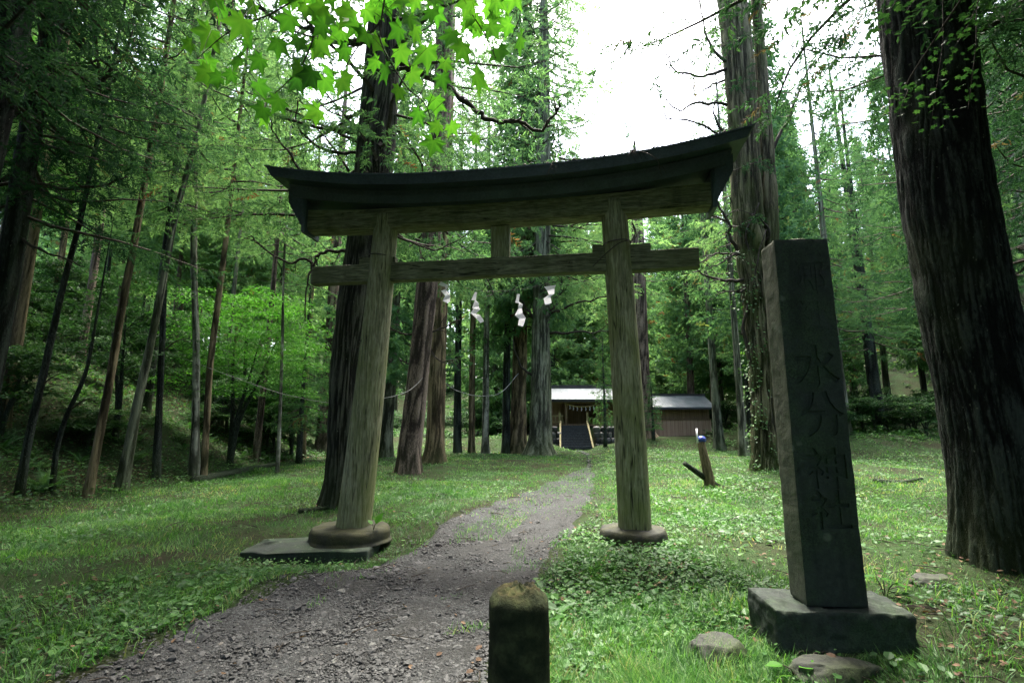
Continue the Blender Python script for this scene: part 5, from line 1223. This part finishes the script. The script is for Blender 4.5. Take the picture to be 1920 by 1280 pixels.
# ------------------------------------------------------------------ broad leaved boughs overhead
def maple_leaf():
    tips = [(-2.25, .42), (-1.55, .62), (-.78, .88), (0, 1.0), (.78, .88), (1.55, .62), (2.25, .42)]
    out = []
    for i, (a, r_) in enumerate(tips):
        out.append((r_ * cos(a), r_ * sin(a)))
        if i < 6:
            am = (a + tips[i + 1][0]) / 2; rm = .74 * min(r_, tips[i + 1][1]) + .06
            out += [((r_ * .62 + rm * .25) * cos(a * .72 + am * .28), (r_ * .62 + rm * .25) * sin(a * .72 + am * .28)), (rm * .82 * cos(am), rm * .82 * sin(am)), ((tips[i + 1][1] * .62 + rm * .25) * cos(tips[i + 1][0] * .72 + am * .28), (tips[i + 1][1] * .62 + rm * .25) * sin(tips[i + 1][0] * .72 + am * .28))]
    out.append((-.06, 0)); P = np.array(out); n = len(P)
    V = np.vstack([np.column_stack([P, -.14 * (P ** 2).sum(1) + .04 * np.cos(np.arctan2(P[:, 1], P[:, 0]) * 4)]), [(.05, 0, .02)]])
    return V, np.array([(i, (i + 1) % n, n) for i in range(n)])
MLV, MLF = maple_leaf()
MLR = np.array([.22 if i % 4 == 0 else (-.16 if i % 4 == 2 else .0) for i in range(len(MLV) - 2)] + [.2, .25])
LEAVES = [(386, 79, 58), (446, 60, 60), (397, 131, 50), (379, 146, 50), (439, 120, 46), (469, 86, 46), (480, 124, 44), (401, 154, 40), (491, 176, 46), (487, 217, 44), (517, 202, 42), (499, 232, 36), (600, 34, 56), (536, 49, 50), (532, 8, 46), (607, 94, 50), (521, 97, 44), (555, 139, 44), (577, 154, 52), (607, 169, 48), (585, 217, 44), (619, 135, 40), (596, 30, 52), (645, 41, 62), (694, 34, 44), (727, 22, 46), (739, 67, 52), (705, 90, 50), (776, 71, 44), (757, 112, 46), (802, 116, 56), (810, 37, 46), (874, 22, 50), (844, 79, 46), (862, 105, 52), (922, 22, 50), (960, 8, 50), (926, 64, 46), (937, 112, 52), (971, 86, 50), (904, 157, 54), (832, 161, 42), (724, 146, 50), (697, 124, 40), (649, 165, 54), (562, 165, 46), (780, 225, 40), (817, 206, 46), (814, 244, 36), (851, 247, 34), (810, 281, 50), (889, 266, 30), (592, 101, 46), (641, 105, 44), (679, 75, 44), (780, 150, 42), (660, 60, 44), (560, 90, 40), (890, 60, 40), (630, 70, 44), (745, 180, 34), (430, 150, 34), (350, 90, 34), (835, 130, 36), (700, 5, 46), (770, 5, 46), (850, -10, 46), (620, -10, 46)]
def bough():
    q = np.random.RandomState(12)
    root = empty('maple_tree', (-2.3, -.6, 0), 'overhanging maple with big bright green lobed leaves at the top of the view', 'tree')
    b0 = np.array((-2.3, -.6, 0)); T = np.array([(-2.3, -.6, -.2), (-2.35, -.6, 1.5), (-2.2, -.45, 3.2), (-2.0, -.2, 5.0)])
    MB().tube(curve(T - b0, 20), np.linspace(.16, .08, 20), 12, wob=.04).build('trunk', B_DARK, root)
    main = [np.array((-2.15, -.4, 3.6)), np.array((-1.7, .6, 4.1)), at(560, -260, 2.2), at(640, -120, 2.3)]
    mb_ = MB(); mb_.tube(curve(np.array(main) - b0, 24), np.linspace(.045, .018, 24), 8)
    lims = [[at(640, -120, 2.3), at(600, -40, 2.35), at(520, 20, 2.4), at(430, 60, 2.45), at(370, 110, 2.5)], [at(600, -40, 2.35), at(590, 60, 2.4), at(560, 130, 2.4), at(500, 190, 2.45)],
            [at(640, -120, 2.3), at(720, -60, 2.4), at(715, 40, 2.4), at(716, 85, 2.4), at(760, 160, 2.45), at(800, 200, 2.45), at(812, 262, 2.5)], [at(720, -60, 2.4), at(840, -20, 2.5), at(900, 50, 2.5), at(930, 110, 2.5)],
            [at(715, 40, 2.4), at(670, 90, 2.4), at(640, 140, 2.4)], [at(840, -20, 2.5), at(950, -40, 2.5), at(975, 20, 2.5), at(960, 70, 2.5)]]
    nodes = []
    for l in lims:
        c = curve(l, 26); nodes.append(c); mb_.tube(c - b0, np.linspace(.006, .0022, 26), 6)
    nodes = np.concatenate(nodes); P, D, U, S, Rr = [], [], [], [], []
    ext = [(q.uniform(380, 960), q.uniform(-90, 60), q.uniform(34, 48)) for _ in range(60)]
    for u, v, w_ in LEAVES + ext:
        Yd = q.uniform(2.2, 2.75); p = at(u, v - w_ * .1, Yd); a_, y_, z_ = ray(u, v); size = w_ / F * Yd / y_ * .80
        nr = nodes[np.argmin(((nodes - p) ** 2).sum(1))]
        tv = cam_v = np.array((0, 0, HC)) - p; tv /= np.linalg.norm(tv)
        dn = np.array((q.normal(0, .45), q.normal(-.15, .25), -1 + q.uniform(0, .5))); dn = dn - tv * dn.dot(tv) * .55; dn /= np.linalg.norm(dn)
        up = tv * -1 * .9 + np.array((q.normal(0, .35), q.normal(0, .3), .9 + q.normal(0, .2))); base = p - dn * size * .4
        P.append(base); D.append(dn); U.append(up); S.append(size); Rr.append(q.uniform(.25, .95) if not (u in (562, 577)) else .0)
        m_ = (nr + base) / 2 + (0, 0, .01); mb_.tube(np.array([nr, m_, base]) - b0, [.0018, .0014, .0012], 4, caps=False)
    mb_.build('branches', M_TWIG, root)
    R = frames(np.array(D), np.array(U)); lm = MB(); P = np.array(P) - b0; S = np.array(S); Rr = np.array(Rr)
    for k in range(5):
        V = MLV.copy(); V[:, 1] *= q.uniform(.85, 1.1); V[:, 2] += q.uniform(-.35, .1) * V[:, 1] ** 2 + q.uniform(-.3, .1) * np.maximum(V[:, 0], 0) ** 2 + q.uniform(-.15, .15) * V[:, 0] * V[:, 1]; V[:-1, :2] *= 1 + q.normal(0, .05, (len(V) - 1, 1))
        lm.inst(V, MLF, P[k::5], R[k::5], S[k::5], Rr[k::5], 0, MLR)
    lm.build('leaves', M_BROAD, root, smooth=True)
bough()
def small_bough():
    """small leaved maple whose drooping sprays cross the massive right trunk"""
    q = np.random.RandomState(31); b0 = np.array((4.9, 2.2, float(H(4.9, 2.2))))
    root = empty('maple_tree', b0, 'small leaved maple with drooping dim green sprays in front of the massive right trunk', 'tree')
    T = curve([(4.9, 2.2, -.1), (4.8, 2.3, 2), (4.5, 2.5, 3.6), (4.0, 2.8, 4.8), (3.2, 3.1, 5.4)], 24); mb_ = MB(); MB().tube(T - b0, np.linspace(.07, .02, 24), 8).build('trunk', B_DARK, root)
    P, D, Rr = [], [], []
    for (u0, v0, u1, v1, Y0) in ((1760, -80, 1640, 60, 3.8), (1800, -60, 1745, 235, 3.9), (1850, -20, 1815, 205, 3.9), (1880, -40, 1790, 90, 3.7), (1800, -80, 1700, 20, 4.0), (1560, -80, 1480, 60, 4.2), (1640, -90, 1560, 10, 4.1), (1720, 140, 1690, 200, 3.9)):
        c = curve([T[20] + q.normal(0, .05, 3), at((u0 * 2 + u1) / 3, v0, Y0), at(u0 * .4 + u1 * .6, (v0 + v1) / 2, Y0), at(u1, v1, Y0)], 18); mb_.tube(c - b0, np.linspace(.008, .002, 18), 5, caps=False)
        for i in range(8, 18):
            for _ in range(5):
                P.append(c[i] + q.normal(0, .07, 3) * (1, 1, .35)); D.append(np.array((q.normal(0, 1), q.normal(0, 1), -.35))); Rr.append(q.uniform(0, .55))
    mb_.build('branches', M_TWIG, root); P = np.array(P)
    MB().inst(MLV, MLF, P - b0, frames(np.array(D), roll=q.uniform(-.4, .4, len(P))), q.uniform(.028, .05, len(P)), np.array(Rr)).build('leaves', M_BROAD_D, root, smooth=False)
small_bough()
# dangling cedar boughs crossing the top of the view belong to a cedar standing left of the viewpoint
def tall_grass_tufts():
    mb_ = MB(); q = np.random.RandomState(5); tv = np.array([(0, -.5, 0), (0, .5, 0), (.4, -.42, .06), (.4, .42, .06), (.75, -.28, .02), (.75, .28, .02), (1, 0, -.14)], float); tf = [np.array([(0, 1, 3, 2), (2, 3, 5, 4)]), np.array([(4, 5, 6)])]
    P, D, S = [], [], []
    for (u, v, n, h, sp) in ((1385, 1150, 120, .20, .12), (1330, 1140, 120, .18, .14), (1290, 1170, 100, .16, .14), (1230, 1210, 80, .16, .14), (1130, 1200, 60, .15, .15), (1470, 1112, 16, .14, .04), (1512, 1150, 9, .15, .02), (1800, 1120, 60, .2, .2), (1850, 1200, 60, .18, .2), (1190, 1000, 60, .13, .2), (660, 1050, 60, .10, .2), (500, 1045, 70, .12, .25), (1110, 1250, 70, .13, .14), (320, 1160, 80, .12, .25), (60, 1180, 90, .14, .3), (200, 1210, 90, .13, .25)):
        g_ = ground(u, v)
        for _ in range(n):
            x, y = g_[0] + q.normal(0, sp), g_[1] + q.normal(0, sp); P.append((x, y, float(H(x, y)) - .01)); a = q.rand() * 6.28; e = q.uniform(.6, 1.4); D.append((cos(a) * cos(e), sin(a) * cos(e), sin(e))); S.append((h * q.uniform(.5, 1.3), q.uniform(.006, .010), h * 1.3))
    mb_.inst(tv, tf, np.array(P), frames(np.array(D)), np.array(S), q.uniform(.3, .95, len(P)))
    tag(mb_.build('tall_grass', M_GRASS, smooth=False), 'longer arching grass tufts around the plinth and track edges', 'grass', kind='stuff')
tall_grass_tufts()


def fallen_twigs():
    mb_ = MB(); q = np.random.RandomState(9)
    x, y, r = polar(900, 2.6, 18)
    for a, b, rr in zip(x, y, r):
        if q.rand() > (.8 if a < -9 or (a > 2.4 and b < 7) else .3): continue
        z = float(H(a, b)) + .03; az = q.rand() * 6.28; L = q.uniform(.06, .35); p0 = np.array((a, b, z)); d = np.array((cos(az), sin(az), q.uniform(-.05, .15)))
        mb_.tube([p0, p0 + d * L * .5 + (q.normal(0, .02), q.normal(0, .02), .01), p0 + d * L], np.array([.004, .0035, .002]) * max(1, rr / 5), 4, caps=False)
    tag(mb_.build('fallen_twigs', M_TWIG), 'thin dead twigs strewn over grass and bank', 'twigs', kind='stuff')
fallen_twigs()
